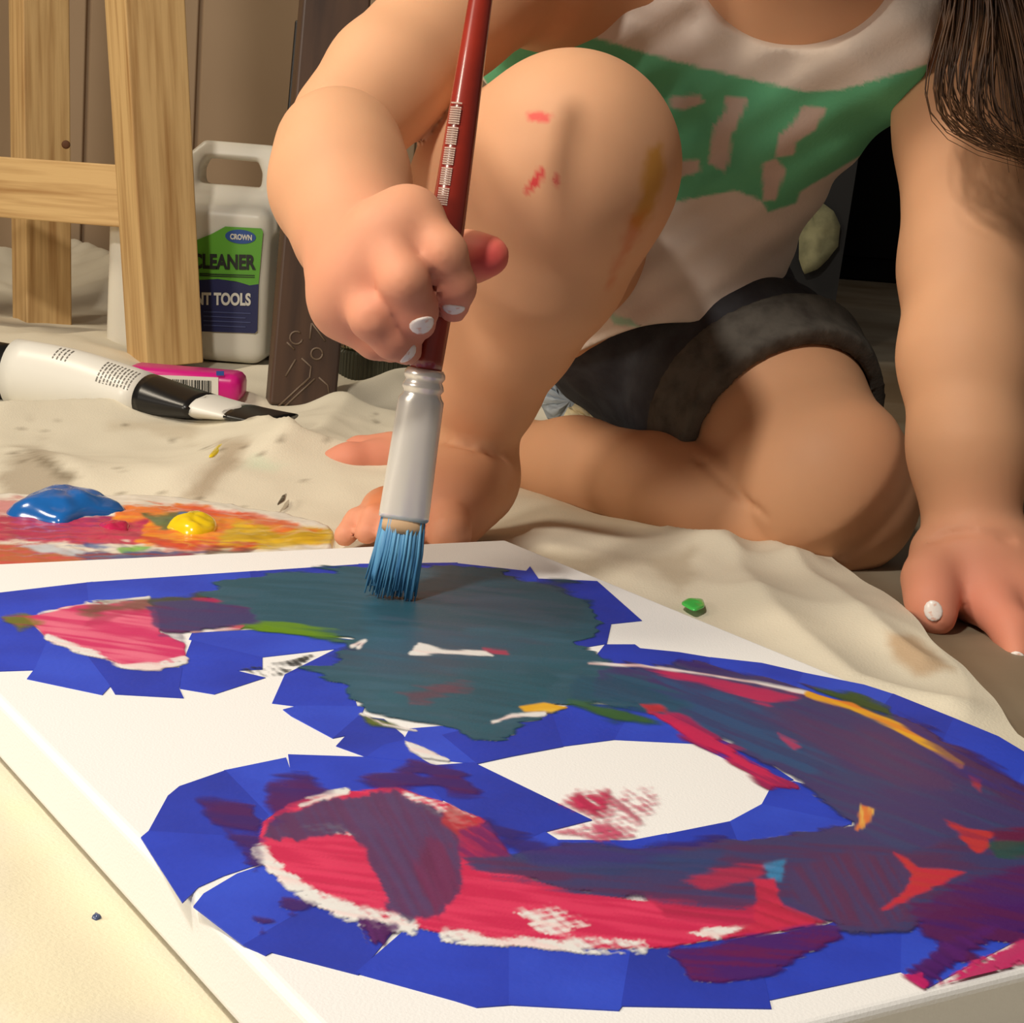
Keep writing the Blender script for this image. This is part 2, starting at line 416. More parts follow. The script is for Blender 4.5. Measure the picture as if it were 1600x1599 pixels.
def wet(name, c, r=0.25): return mat(name, lin(*c), r, noise=(80, tuple(x * 0.75 for x in lin(*c)), 0.4, 0.8), coat=0.3)
for pts, c, lb in (([(1063, 943), (1075, 935), (1098, 936), (1102, 948), (1085, 955)], (70, 205, 90), 'bright green paint spot'),
               ([(325, 714), (340, 696), (356, 690), (350, 704), (333, 714)], (232, 205, 40), 'yellow paint spot'),
               ([(432, 790), (440, 776), (449, 771), (446, 782)], (90, 84, 70), 'dark paint spot'),
               ([(142, 1436), (150, 1428), (160, 1434), (150, 1440)], (50, 70, 110), 'small blue paint spot')):
    g = np.mean([G(*p) for p in pts], axis=0); zz = float(cloth_z(np.array([g[0]]), np.array([g[1]]))[0])
    blob('paint_spot', pts, zz + 0.0002, 0.0009, wet('spot_' + lb.split()[0], c), cloth, label=lb)

# stretched canvas -----------------------------------------------------------
M_canvas = mat('primed_canvas', lin(230, 230, 230), 0.75, spec=0.25, bump=(1400, 0.25, 0.0004))
CZ0 = 0.003
V, f = box(0, 1, 0, 1, 0, 1)
import bmesh as _bm
bm = _bm.new()
cs = [bm.verts.new(tuple(can(s, t, z))) for z in (CZ0, CT) for s, t in ((0, 0), (S1, 0), (S1, T1), (0, T1))]
for q in ((0, 1, 2, 3), (7, 6, 5, 4), (0, 4, 5, 1), (1, 5, 6, 2), (2, 6, 7, 3), (3, 7, 4, 0)): bm.faces.new([cs[i] for i in q])
_bm.ops.recalc_face_normals(bm, faces=bm.faces)
_bm.ops.bevel(bm, geom=list(bm.edges), offset=0.0022, segments=4, profile=0.5, affect='EDGES')
V = [tuple(v.co) for v in bm.verts]; bm.verts.index_update(); f = [[v.index for v in q.verts] for q in bm.faces]; bm.free()
c0 = can(S1 / 2, T1 / 2, CZ0)
canv = thing('painting_canvas', 'white stretched canvas with blue masking tape and wet paint lying on the drop cloth', 'canvas', c0)
obj('stretched_cloth', V, f, M_canvas, canv, smooth=False, label='white primed canvas over a frame')

# blue masking tape, strip by strip (outlines in photographed points, laid on the canvas plane)
M_tape2 = mat('blue_tape_lighter', lin(44, 76, 204), 0.55, noise=(35, lin(36, 62, 184), 0.35, 0.7), bump=(500, 0.25, 0.0004))
M_tape3 = mat('blue_tape_darker', lin(32, 58, 182), 0.55, noise=(35, lin(28, 50, 160), 0.35, 0.7), bump=(500, 0.25, 0.0004))
M_tape = mat('blue_tape', lin(36, 66, 196), 0.55, noise=(35, lin(30, 54, 172), 0.35, 0.7), bump=(500, 0.25, 0.0004))
STRIPS = [
 [(-150, 950), (0, 927), (145, 910), (150, 948), (40, 968), (-150, 1010)], [(135, 911), (400, 893), (405, 940), (140, 952)],
 [(390, 894), (570, 882), (575, 940), (400, 945)], [(560, 882), (715, 880), (720, 945), (565, 945)],
 [(705, 880), (822, 893), (828, 886), (842, 906), (860, 960), (700, 950)], [(838, 905), (933, 909), (1003, 971), (955, 976), (948, 1007), (900, 1015), (850, 960)],
 [(-150, 1010), (40, 968), (75, 1000), (60, 1048), (0, 1050), (-150, 1060)], [(55, 1045), (42, 1062), (160, 1087), (173, 1073), (140, 1022), (75, 1000)],
 [(172, 1073), (180, 1086), (287, 1092), (280, 1077), (285, 1045), (190, 1042), (130, 1018)],
 [(280, 1040), (281, 1077), (335, 1086), (415, 1060), (370, 1049), (410, 1047), (410, 1028), (300, 1000), (288, 1030)],
 [(295, 1000), (410, 1028), (525, 1015), (575, 1003), (400, 985), (300, 990)],
 [(525, 1015), (445, 1055), (470, 1062), (560, 1045), (640, 1010), (565, 1003)], [(445, 1055), (425, 1100), (465, 1105), (560, 1110), (540, 1050), (470, 1050)],
 [(442, 1110), (455, 1120), (520, 1155), (560, 1130), (570, 1105), (465, 1104)], [(520, 1155), (540, 1151), (525, 1167), (572, 1184), (650, 1180), (630, 1150), (600, 1125), (560, 1120)],
 [(572, 1184), (640, 1192), (690, 1205), (660, 1188), (630, 1158), (600, 1165)], [(630, 1158), (700, 1190), (745, 1195), (760, 1150), (700, 1135), (640, 1140)],
 [(690, 1150), (745, 1195), (800, 1183), (880, 1168), (860, 1110), (770, 1130)], [(860, 1112), (875, 1168), (960, 1157), (1000, 1156), (990, 1105), (900, 1100)],
 [(990, 1105), (960, 1157), (1085, 1163), (1110, 1150), (1040, 1110)], [(1085, 1163), (1150, 1195), (1205, 1230), (1240, 1220), (1180, 1180), (1110, 1150)],
 [(1205, 1230), (1190, 1258), (1330, 1290), (1340, 1250), (1240, 1222)], [(1190, 1258), (1140, 1285), (1150, 1330), (1280, 1310), (1330, 1288)],
 [(1140, 1285), (1040, 1305), (1040, 1350), (1160, 1335)], [(1042, 1304), (985, 1315), (870, 1314), (860, 1360), (1045, 1355)],
 [(872, 1314), (850, 1300), (800, 1290), (770, 1340), (865, 1360)], [(740, 1193), (925, 1283), (850, 1302), (770, 1340), (755, 1285), (690, 1250), (640, 1200)],
 [(450, 1180), (572, 1184), (650, 1190), (720, 1205), (690, 1255), (600, 1237), (460, 1250)], [(350, 1205), (447, 1185), (470, 1250), (400, 1290), (340, 1260)],
 [(262, 1245), (280, 1230), (352, 1205), (420, 1275), (400, 1330), (232, 1300)], [(232, 1300), (220, 1310), (285, 1412), (310, 1388), (350, 1370), (410, 1350), (398, 1310)],
 [(302, 1418), (318, 1398), (370, 1367), (420, 1350), (500, 1410), (470, 1450), (380, 1478)], [(380, 1478), (415, 1495), (425, 1490), (560, 1525), (620, 1450), (500, 1408)],
 [(555, 1522), (710, 1565), (745, 1576), (800, 1572), (800, 1480), (640, 1448)], [(795, 1572), (967, 1581), (972, 1574), (990, 1485), (795, 1480)],
 [(970, 1574), (1205, 1578), (1202, 1565), (1180, 1465), (1050, 1480), (985, 1485)], [(1200, 1565), (1407, 1520), (1420, 1400), (1290, 1447), (1175, 1468)],
 [(1407, 1520), (1450, 1545), (1600, 1465), (1750, 1380), (1600, 1340), (1410, 1405)],
 [(945, 1008), (992, 1008), (1000, 1014), (1060, 1020), (1120, 1030), (1110, 1060), (920, 1040)], [(1110, 1028), (1190, 1037), (1260, 1053), (1240, 1085), (1105, 1060)],
 [(1255, 1052), (1350, 1071), (1400, 1087), (1370, 1125), (1240, 1085)], [(1395, 1085), (1495, 1125), (1470, 1175), (1365, 1123)],
 [(1490, 1123), (1560, 1152), (1620, 1188), (1590, 1250), (1465, 1175)], [(1610, 1182), (1720, 1250), (1680, 1330), (1580, 1250)], [(1720, 1250), (1800, 1350), (1750, 1390), (1660, 1330)],
]
for i, pl in enumerate(STRIPS):
    g = np.array([G(*p, CT)[:2] for p in pl]); n = len(g)
    z0 = CT - 0.0001; z1 = CT + 0.00022 + 0.00001 * (i % 9)
    V = [(a[0], a[1], z0) for a in g] + [(a[0], a[1], z1) for a in g]
    f = [list(range(n, 2 * n)), list(range(n))[::-1]] + [[k, (k + 1) % n, n + (k + 1) % n, n + k] for k in range(n)]
    obj('tape_strip', V, f, (M_tape, M_tape2, M_tape3)[(i * 7) % 3], canv, smooth=False)

# paint brushed over tape and canvas: a fine sheet that follows the canvas plane
hs = 0.00075
ns_, nt_ = int(S1 / hs), int(T1 / hs)
gs, gt = np.meshgrid(np.linspace(0.002, S1 - 0.002, ns_), np.linspace(0.002, T1 - 0.002, nt_), indexing='ij')
gx = cA[0] + e1[0] * gs + e2[0] * gt; gy = cA[1] + e1[1] * gs + e2[1] * gt
PV = np.stack([gx.ravel(), gy.ravel(), np.full(gx.size, CT)], 1)
px_, py_ = proj(PV); ST = np.stack([gs.ravel(), gt.ravel()], 1)
PC = np.ones((len(PV), 3)) * 0.5; PA = np.zeros(len(PV)); PH = np.zeros(len(PV))
N1 = fbm(ST, 90, 31, 3); N2 = fbm(ST, 420, 41, 2)
STREAK = {}
def streak(ang):
    if ang not in STREAK:
        c, s = cos(math.radians(ang)), sin(math.radians(ang))
        q = np.stack([(px_ * c + py_ * s) * 0.008, (-px_ * s + py_ * c) * 0.16], 1); STREAK[ang] = fbm(q, 1.0, int(ang) + 60, 3)
    return STREAK[ang]
weave = 0.5 + 0.25 * (np.sin(ST[:, 0] * 2 * pi / 0.0026) + np.sin(ST[:, 1] * 2 * pi / 0.0026))
def stroke(poly, c, op=0.95, soft=3.0, rag=10.0, ang=10, dry=0.0, c2=None, line=None, wd=5):
    global PC, PA, PH
    p = np.array(poly, float); m = 40
    sel = (px_ > p[:, 0].min() - m) & (px_ < p[:, 0].max() + m) & (py_ > p[:, 1].min() - m) & (py_ < p[:, 1].max() + m)
    if not sel.any(): return
    x, y = px_[sel], py_[sel]
    d = poly_sd(x, y, poly) if not line else line_sd(x, y, poly) - wd
    S = streak(ang)[sel]
    d = d + (N1[sel] - 0.5) * rag * 1.6 + (S - 0.5) * rag * 1.6
    a = op * sstep(soft, -soft, d)
    if dry: a = a * sstep(dry - 0.12, dry + 0.12, 0.16 * weave[sel] + 0.9 * (0.55 * N1[sel] + 0.5 * S) + 0.28 * (N2[sel] - .2) + np.clip(-d / 200, 0, 0.1))
    base = np.array(lin(*c)) * (0.86, 0.9, 0.95); alt = np.array(lin(*c2)) * 0.9 if c2 else base * 0.72
    mixf = np.clip(sstep(0.4, 0.66, S) * 0.75 + (N1[sel] - 0.5) * 0.5, 0, 1)[:, None]
    cc = base * (1 - mixf) + alt * mixf
    a_ = a[:, None]
    oa = PA[sel]; na = a + oa * (1 - a)
    PC[sel] = np.where(na[:, None] > 1e-4, (cc * a_ + PC[sel] * (oa * (1 - a))[:, None]) / np.maximum(na, 1e-4)[:, None], PC[sel])
    PA[sel] = na
    PH[sel] = PH[sel] * (1 - a) + a * (0.0001 + 0.00022 * S)
def wipe(poly, rag=8, line=None, wd=4, dry=0.3, op=1.0):
    """bare primed canvas shows through"""
    stroke(poly, (236, 232, 226), op, 2.0, rag, 10, dry, (240, 215, 215), line, wd)
TEAL = (44, 88, 104); PURP = (70, 58, 108); PINK = (208, 44, 92); HOT = (196, 34, 108); MAR = (96, 30, 84)
# -- heart-shaped end
stroke([(40, 968), (105, 950), (225, 938), (245, 955), (250, 990), (287, 1008), (289, 1032), (250, 1046), (190, 1043), (120, 1016), (75, 1000)], (214, 52, 108), 0.97, 2, 3, 8, 0, (236, 120, 150))
wipe([(75, 1000), (120, 1016), (190, 1043), (250, 1046), (289, 1032)], 6, True, 5, 0.42)
wipe([(60, 962), (120, 948), (232, 936)], 4, True, 2, 0.45)
stroke([(150, 958), (230, 950), (240, 960), (120, 990)], (190, 40, 92), 0.6, 4, 12, 8)
stroke([(5, 968), (40, 964), (70, 975), (30, 985)], (120, 120, 40), 0.8, 4, 8, 5, 0, (190, 40, 90))
stroke([(110, 952), (235, 938), (330, 925), (320, 950), (230, 955), (140, 968)], (84, 88, 60), 0.75, 5, 10, 5)
stroke([(228, 950), (400, 930), (405, 978), (320, 988), (285, 1000), (250, 995)], (66, 62, 112), 0.9, 4, 10, 5, 0, (96, 40, 96))
stroke([(300, 938), (360, 932), (400, 932), (340, 946)], (190, 40, 92), 0.8, 3, 8, 3)
# -- teal field
stroke([(300, 925), (420, 897), (560, 888), (640, 886), (705, 884), (830, 908), (900, 930), (945, 975), (905, 1010), (960, 1040), (1010, 1066), (930, 1096), (850, 1118), (790, 1150), (740, 1152), (640, 1125), (575, 1118), (530, 1070), (470, 1052), (560, 1020), (540, 1003), (430, 985), (390, 960)], TEAL, 0.97, 3, 14, 4, 0, (52, 96, 118))
stroke([(640, 905), (880, 910), (930, 970), (700, 1000), (560, 985)], (40, 78, 92), 0.8, 14, 26, 6, 0, (66, 84, 104))
stroke([(560, 990), (720, 985), (860, 1010), (700, 1045), (520, 1050)], (64, 80, 100), 0.6, 16, 24, 8, 0, (48, 92, 120))
stroke([(600, 1090), (760, 1050), (900, 1040), (840, 1110), (760, 1145), (660, 1120)], (36, 92, 108), 0.7, 10, 20, 10)
stroke([(620, 1085), (700, 1070), (740, 1078), (640, 1105)], (120, 62, 80), 0.6, 5, 14, 8)
stroke([(370, 982), (440, 975), (490, 984), (565, 1006), (450, 996)], (104, 146, 26), 0.9, 4, 8, 6, 0, (50, 104, 50))
stroke([(290, 988), (330, 984), (380, 981), (375, 987), (300, 994)], (205, 50, 90), 0.95, 2, 5, 3, 0.35, (245, 225, 225))
stroke([(560, 1118), (600, 1125), (640, 1145), (580, 1138)], (96, 112, 40), 0.85, 4, 6, 6)
wipe([(640, 1026), (655, 1008), (690, 1018), (760, 1020), (770, 1028), (700, 1026)], 5, None, 4, 0.36)
wipe([(564, 1118), (600, 1135), (650, 1144)], 3, True, 2.5, 0.3)
wipe([(550, 1012), (570, 1004), (560, 1014)], 3, True, 3, 0.3)
stroke([(755, 1016), (790, 1020), (800, 1030), (770, 1026)], (190, 60, 90), 0.8, 3, 6, 3, 0.4)
wipe([(632, 1160), (660, 1170), (700, 1190), (660, 1185), (640, 1176)], 3, None, 4, 0.25)
stroke([(375, 1048), (410, 1040), (490, 1025), (470, 1042), (440, 1056), (415, 1058)], (52, 58, 60), 0.9, 2, 6, 5, 0.62)
# -- big bowl, right
stroke([(930, 1044), (1100, 1040), (1260, 1080), (1400, 1120), (1500, 1180), (1600, 1240), (1720, 1330), (1640, 1420), (1500, 1410), (1400, 1450), (1240, 1440), (1150, 1330), (1330, 1290), (1250, 1225), (1130, 1162), (1000, 1106), (930, 1090)], PURP, 0.97, 4, 12, 20, 0, (58, 70, 116))
stroke([(960, 1060), (1120, 1085), (1260, 1150), (1340, 1215), (1260, 1215), (1120, 1150), (1000, 1095)], (46, 84, 128), 0.85, 10, 20, 22, 0, (54, 64, 112))
stroke([(900, 1050), (1000, 1060), (1080, 1110), (960, 1115), (880, 1100)], (40, 88, 112), 0.8, 8, 18, 15)
stroke([(1200, 1110), (1380, 1150), (1480, 1230), (1400, 1240), (1260, 1160)], (88, 56, 100), 0.75, 12, 22, 24, 0, (74, 66, 108))
stroke([(890, 1100), (980, 1108), (1040, 1135), (960, 1132)], (60, 104, 52), 0.8, 7, 10, 14)
stroke([(1000, 1044), (1080, 1055), (1200, 1078), (1265, 1092), (1200, 1100), (1080, 1070)], (202, 44, 92), 0.9, 4, 9, 12, 0, (110, 40, 90))
stroke([(920, 1040), (1000, 1043), (1100, 1056), (1180, 1070), (1260, 1086)], (246, 236, 232), 0.95, 2, 3, 12, 0.28, (240, 190, 190), True, 2.2)
stroke([(1275, 1082), (1330, 1084), (1390, 1108), (1395, 1126), (1340, 1112)], (62, 92, 44), 0.85, 5, 8, 20)
stroke([(1262, 1088), (1330, 1105), (1400, 1138), (1460, 1172), (1502, 1200)], (240, 176, 44), 0.98, 2, 4, 22, 0.25, (232, 120, 50), True, 5)
stroke([(1000, 1103), (1030, 1106), (1045, 1116), (1015, 1118)], (206, 50, 60), 0.9, 3, 5, 12)
stroke([(1010, 1114), (1060, 1120), (1110, 1148), (1170, 1185), (1245, 1232), (1200, 1232), (1110, 1180), (1060, 1150)], (158, 34, 88), 0.92, 3, 9, 26, 0, (214, 40, 90))
stroke([(812, 1108), (850, 1100), (886, 1108), (862, 1116), (820, 1114)], (236, 176, 44), 0.97, 2, 4, 5, 0, (250, 214, 90))
wipe([(770, 1132), (800, 1122), (850, 1118)], 3, True, 3, 0.42)
stroke([(1215, 1150), (1250, 1170), (1240, 1174)], (200, 60, 100), 0.7, 3, 6, 24)
# -- lower bowl
stroke([(402, 1330), (412, 1290), (450, 1258), (520, 1240), (620, 1236), (700, 1258), (757, 1287), (725, 1320), (778, 1358), (900, 1400), (1020, 1412), (1130, 1440), (1290, 1446), (1130, 1470), (1050, 1481), (950, 1486), (800, 1480), (720, 1470), (640, 1450), (560, 1434), (500, 1410), (440, 1370)], (208, 40, 84), 0.97, 2, 4, 8, 0, (226, 62, 104))
wipe([(405, 1335), (440, 1372), (500, 1412), (560, 1434), (640, 1450)], 8, True, 11, 0.47)
wipe([(480, 1250), (540, 1240), (470, 1262)], 6, True, 5, 0.52)
wipe([(620, 1238), (700, 1260), (752, 1287), (720, 1300), (650, 1262)], 6, None, 5, 0.60)
wipe([(700, 1466), (800, 1478), (900, 1484), (1000, 1482)], 10, True, 9, 0.5)
wipe([(800, 1430), (860, 1425), (920, 1450), (860, 1465)], 18, None, 9, 0.60)
wipe([(1080, 1462), (1120, 1450), (1180, 1450), (1120, 1470)], 10, None, 6, 0.5)
wipe([(470, 1296), (530, 1290), (560, 1312), (500, 1304)], 8, None, 6, 0.58)
stroke([(412, 1312), (430, 1280), (500, 1256), (620, 1240), (690, 1275), (722, 1330), (716, 1390), (690, 1432), (640, 1444), (605, 1425), (590, 1375), (575, 1330), (540, 1306), (470, 1312)], (74, 54, 96), 0.93, 3, 9, 60, 0, (58, 66, 112))
stroke([(655, 1300), (700, 1330), (710, 1390), (680, 1430), (650, 1380)], (120, 42, 84), 0.65, 8, 16, 70)
stroke([(700, 1262), (752, 1288), (728, 1318), (690, 1290)], (186, 54, 62), 0.85, 4, 6, 30, 0.35)
stroke([(1000, 1395), (1200, 1410), (1190, 1455), (1040, 1440)], (200, 42, 84), 0.95, 4, 6, 6)
stroke([(720, 1302), (760, 1292), (800, 1345), (750, 1362), (715, 1340)], (120, 36, 96), 0.9, 4, 6, 30, 0, (180, 44, 84))
stroke([(725, 1345), (790, 1345), (880, 1325), (1000, 1332), (1150, 1315), (1280, 1300), (1420, 1330), (1560, 1290), (1650, 1300), (1650, 1390), (1510, 1372), (1420, 1460), (1330, 1462), (1240, 1410), (1160, 1425), (1010, 1412), (900, 1400), (770, 1372)], (62, 62, 108), 0.95, 4, 12, 4, 0, (88, 46, 88))
stroke([(800, 1340), (960, 1345), (1130, 1330), (1100, 1365), (900, 1375)], (44, 70, 120), 0.7, 9, 18, 3)
stroke([(760, 1290), (860, 1330), (1000, 1335), (1130, 1310), (1000, 1350), (830, 1350)], (62, 46, 122), 0.6, 8, 14, 5)
stroke([(1060, 1380), (1160, 1355), (1230, 1348), (1180, 1378), (1100, 1395)], (190, 44, 76), 0.8, 5, 10, 6)
stroke([(1190, 1352), (1228, 1345), (1222, 1385), (1200, 1382)], (60, 140, 190), 0.9, 4, 7, 8)
stroke([(1178, 1378), (1210, 1376), (1222, 1420), (1290, 1445), (1200, 1458), (1130, 1468), (1180, 1445)], (206, 44, 78), 0.95, 3, 6, 20)
stroke([(1230, 1360), (1330, 1330), (1430, 1360), (1430, 1430), (1370, 1462), (1300, 1450), (1240, 1410)], (74, 60, 104), 0.9, 7, 12, 60, 0, (96, 46, 84))
stroke([(1396, 1336), (1420, 1345), (1436, 1358), (1508, 1366), (1450, 1396), (1378, 1426), (1412, 1396), (1422, 1372)], (206, 46, 64), 0.95, 3, 5, 10, 0, (198, 58, 58))
stroke([(1346, 1258), (1366, 1268), (1360, 1290), (1338, 1306), (1334, 1300)], (240, 190, 90), 0.97, 2.5, 6, 80, 0, (226, 100, 50))
stroke([(1466, 1278), (1510, 1295), (1556, 1303), (1526, 1342), (1505, 1315)], (204, 56, 52), 0.9, 3, 8, 15, 0, (150, 40, 70))
stroke([(1515, 1216), (1535, 1222), (1532, 1240), (1520, 1230)], (206, 60, 60), 0.85, 3, 6, 40)
stroke([(1540, 1300), (1660, 1290), (1660, 1330), (1560, 1325)], (120, 30, 70), 0.8, 5, 10, 5)
stroke([(1550, 1320), (1620, 1310), (1620, 1345), (1560, 1340)], (36, 84, 70), 0.8, 5, 10, 5)
stroke([(1430, 1425), (1500, 1380), (1640, 1350), (1640, 1450), (1500, 1500), (1440, 1470)], (92, 30, 86), 0.88, 8, 18, 10, 0, (70, 30, 110))
stroke([(1420, 1520), (1480, 1470), (1560, 1450), (1500, 1500), (1455, 1540)], (86, 30, 110), 0.8, 6, 14, 30)
stroke([(1050, 1492), (1180, 1470), (1300, 1448), (1315, 1468), (1220, 1515), (1130, 1545), (1080, 1535)], (76, 32, 112), 0.85, 5, 12, 4, 0, (110, 24, 80))
stroke([(565, 1440), (620, 1452), (600, 1478), (580, 1475)], (92, 36, 104), 0.85, 4, 8, 70)
for pl in ([(420, 1225), (480, 1215), (520, 1240), (430, 1285), (405, 1260)], [(310, 1255), (400, 1260), (400, 1300), (330, 1290)], [(550, 1215), (640, 1205), (680, 1230), (600, 1238)],
           [(350, 1300), (400, 1310), (405, 1335), (370, 1325)], [(395, 1435), (425, 1440), (410, 1460)], [(440, 1405), (490, 1415), (455, 1430)], [(380, 1335), (410, 1345), (400, 1360)], [(640, 1190), (720, 1210), (760, 1250), (700, 1245)]):
    stroke(pl, (72, 40, 110), 0.7, 7, 14, 5, 0, (96, 34, 90))
stroke([(1060, 1035), (1140, 1045), (1180, 1062), (1090, 1052)], (60, 36, 120), 0.7, 6, 10, 10)
stroke([(1400, 1120), (1500, 1170), (1620, 1240), (1600, 1280), (1500, 1220)], (64, 46, 120), 0.7, 8, 14, 25, 0, (92, 44, 70))
# -- loose marks on the white
stroke([(868, 1258), (900, 1240), (960, 1240), (1025, 1233), (1030, 1262), (1000, 1300), (960, 1316), (925, 1312), (930, 1283)], (212, 64, 104), 0.62, 10, 14, 40, 0.66)
stroke([(880, 1255), (900, 1243), (950, 1240), (955, 1262), (930, 1280)], (206, 50, 92), 0.8, 9, 12, 40, 0.5)
stroke([(860, 1302), (930, 1292), (990, 1308), (940, 1316)], (214, 90, 120), 0.7, 4, 8, 5, 0.55)
stroke([(1404, 1526), (1440, 1524), (1452, 1542), (1445, 1550)], (206, 34, 110), 0.96, 2, 5, 20)
stroke([(1455, 1560), (1470, 1535), (1530, 1500), (1640, 1455), (1640, 1500), (1540, 1540)], (206, 40, 104), 0.95, 3, 8, 150, 0.60, (190, 60, 110))
keep = PA > 0.02
KG = keep.reshape(ns_, nt_)
cell = KG[:-1, :-1] | KG[1:, :-1] | KG[:-1, 1:] | KG[1:, 1:]
ids = (np.arange(ns_)[:, None] * nt_ + np.arange(nt_)[None, :])
Qp = np.stack([ids[:-1, :-1][cell], ids[1:, :-1][cell], ids[1:, 1:][cell], ids[:-1, 1:][cell]], 1)
used = np.unique(Qp); remap = np.full(len(PV), -1); remap[used] = np.arange(len(used)); Qp = remap[Qp]
PVu = PV[used].copy(); PVu[:, 2] = CT + 0.00042 + PH[used]
nn = np.cross(PVu[Qp[0, 1]] - PVu[Qp[0, 0]], PVu[Qp[0, 2]] - PVu[Qp[0, 0]])
if nn[2] < 0: Qp = Qp[:, ::-1]
M_paint = mat('acrylic_paint', (0.5, 0.5, 0.5), 0.42, spec=0.4, attr='Col', bump=(900, 0.2, 0.0003))
nt = M_paint.node_tree; at = [n for n in nt.nodes if n.type == 'ATTRIBUTE'][0]
rm = nt.nodes.new('ShaderNodeMapRange'); rm.inputs[1].default_value = 0.06; rm.inputs[2].default_value = 0.92
nt.links.new(at.outputs['Alpha'], rm.inputs[0]); nt.links.new(rm.outputs[0], nt.nodes['Principled BSDF'].inputs['Alpha'])
po = obj('paint_layer', PVu, Qp.astype(np.int32), M_paint, canv, color=PC[used], alpha=PA[used], label='brushed teal, purple, pink and yellow acrylic paint'); po['kind'] = 'stuff'

# ------------------------------------------------------------------ the painting child
vol = Vol((-0.19, 0.50, -0.004), (0.37, 1.15, 0.57), 0.002)
def c_(g, a, b, k=0.008):                       # limb segment between (px,py,Y,radius) joints
    cone(vol, g, P(*a[:3]), P(*b[:3]), a[3], b[3], k)
def limb(g, pts, k=0.008):
    for a, b in zip(pts[:-1], pts[1:]): c_(g, a, b, k)
# torso, neck, head
HC = np.array([.085, .725, .400])
tor = vol.new()
limb(tor, [(1000, 470, 1.00, .068), (1025, 330, .965, .064)], .02)
limb(tor, [(1025, 340, .965, .064), (1205, 105, .90, .052), (1310, 30, .87, .044)], .02)
limb(tor, [(1045, 330, .965, .064), (985, 110, .91, .052), (930, 10, .87, .044)], .03)
limb(tor, [(1110, 200, .92, .062), (1140, 80, .90, .058)], .03)
shirt_base = tor.copy()
skin = tor.copy()
limb(skin, [(1310, 20, .87, .044), (1485, 0, .845, .036)], .03)
limb(skin, [(930, 0, .87, .044), (845, -50, .81, .038)], .03)
cone(vol, skin, P(1230, -20, .88), HC + np.array([.015, .025, -.03]), .036, .030, .03)
FA = np.array([-0.25, -0.62, -0.72]); FA /= np.linalg.norm(FA)               # she looks down at the canvas
FX = np.cross(FA, [0, 0, 1.]); FX /= np.linalg.norm(FX); FZ = np.cross(FX, FA)
HM = np.stack([FX, FA, FZ])
def hp(x, y, z): return HC + HM.T @ np.array([x, y, z])
head = vol.new()
ell(vol, head, HC, (.064, .076, .072), .01, HM)
ell(vol, head, hp(0, .030, -.030), (.050, .046, .052), .03, HM)
ell(vol, head, hp(0, .056, -.056), (.020, .018, .016), .02, HM)
ell(vol, head, hp(0, .078, -.016), (.0075, .009, .008), .008, HM)
cone(vol, head, hp(0, .070, .008), hp(0, .080, -.014), .004, .006, .008)
for s in (-1, 1):
    ell(vol, head, hp(s * .024, .074, .006), (.012, .007, .008), .006, HM, sub=True)
    ell(vol, head, hp(s * .033, .052, -.030), (.020, .018, .018), .02, HM)
    ell(vol, head, hp(s * .064, .000, -.008), (.006, .014, .019), .006, HM)
ell(vol, head, hp(0, .0735, -.034), (.014, .006, .0042), .004, HM)
ell(vol, head, hp(0, .0730, -.041), (.012, .006, .0045), .003, HM)
skin = smin(skin, head, .012)
skin_top = skin.copy()
# left leg folded flat on the floor
LK = (1293, 758, .826)
ll = vol.new()
limb(ll, [(1040, 500, .985, .064), (1180, 630, .90, .056), (*LK, .0455)], .02)
limb(ll, [(1288, 752, .812, .042), (1325, 792, .818, .030)], .02)
lo_ = vol.new()
limb(lo_, [(1285, 815, .815, .033), (1190, 800, .828, .0295), (1040, 763, .858, .0285), (900, 727, .905, .026), (800, 712, .93, .020), (740, 712, .94, .0175)], .012)
limb(lo_, [(740, 715, .94, .018), (660, 722, .935, .0165), (590, 722, .925, .0125)], .012)
limb(lo_, [(600, 722, .925, .0125), (545, 722, .915, .0105), (505, 728, .91, .0078)], .006)
limb(lo_, [(610, 700, .935, .010), (560, 700, .935, .0068), (535, 706, .93, .005)], .004)
ll = smin(ll, lo_, .002)
skin = smin(skin, ll, .012)
# right leg: foot planted, knee up
rl = vol.new()
limb(rl, [(895, 262, .720, .0440), (872, 315, .725, .0425), (843, 410, .735, .0385), (800, 510, .755, .031), (762, 610, .775, .0245), (746, 690, .79, .0185)], .010)
limb(rl, [(765, 260, .735, .033), (755, 330, .745, .034), (760, 430, .76, .033), (768, 530, .775, .025)], .014)
limb(rl, [(897, 252, .722, .0445), (895, 300, .79, .043), (880, 390, .89, .043), (920, 470, .95, .046)], .014)
limb(rl, [(885, 225, .708, .034), (875, 260, .706, .033)], .016)
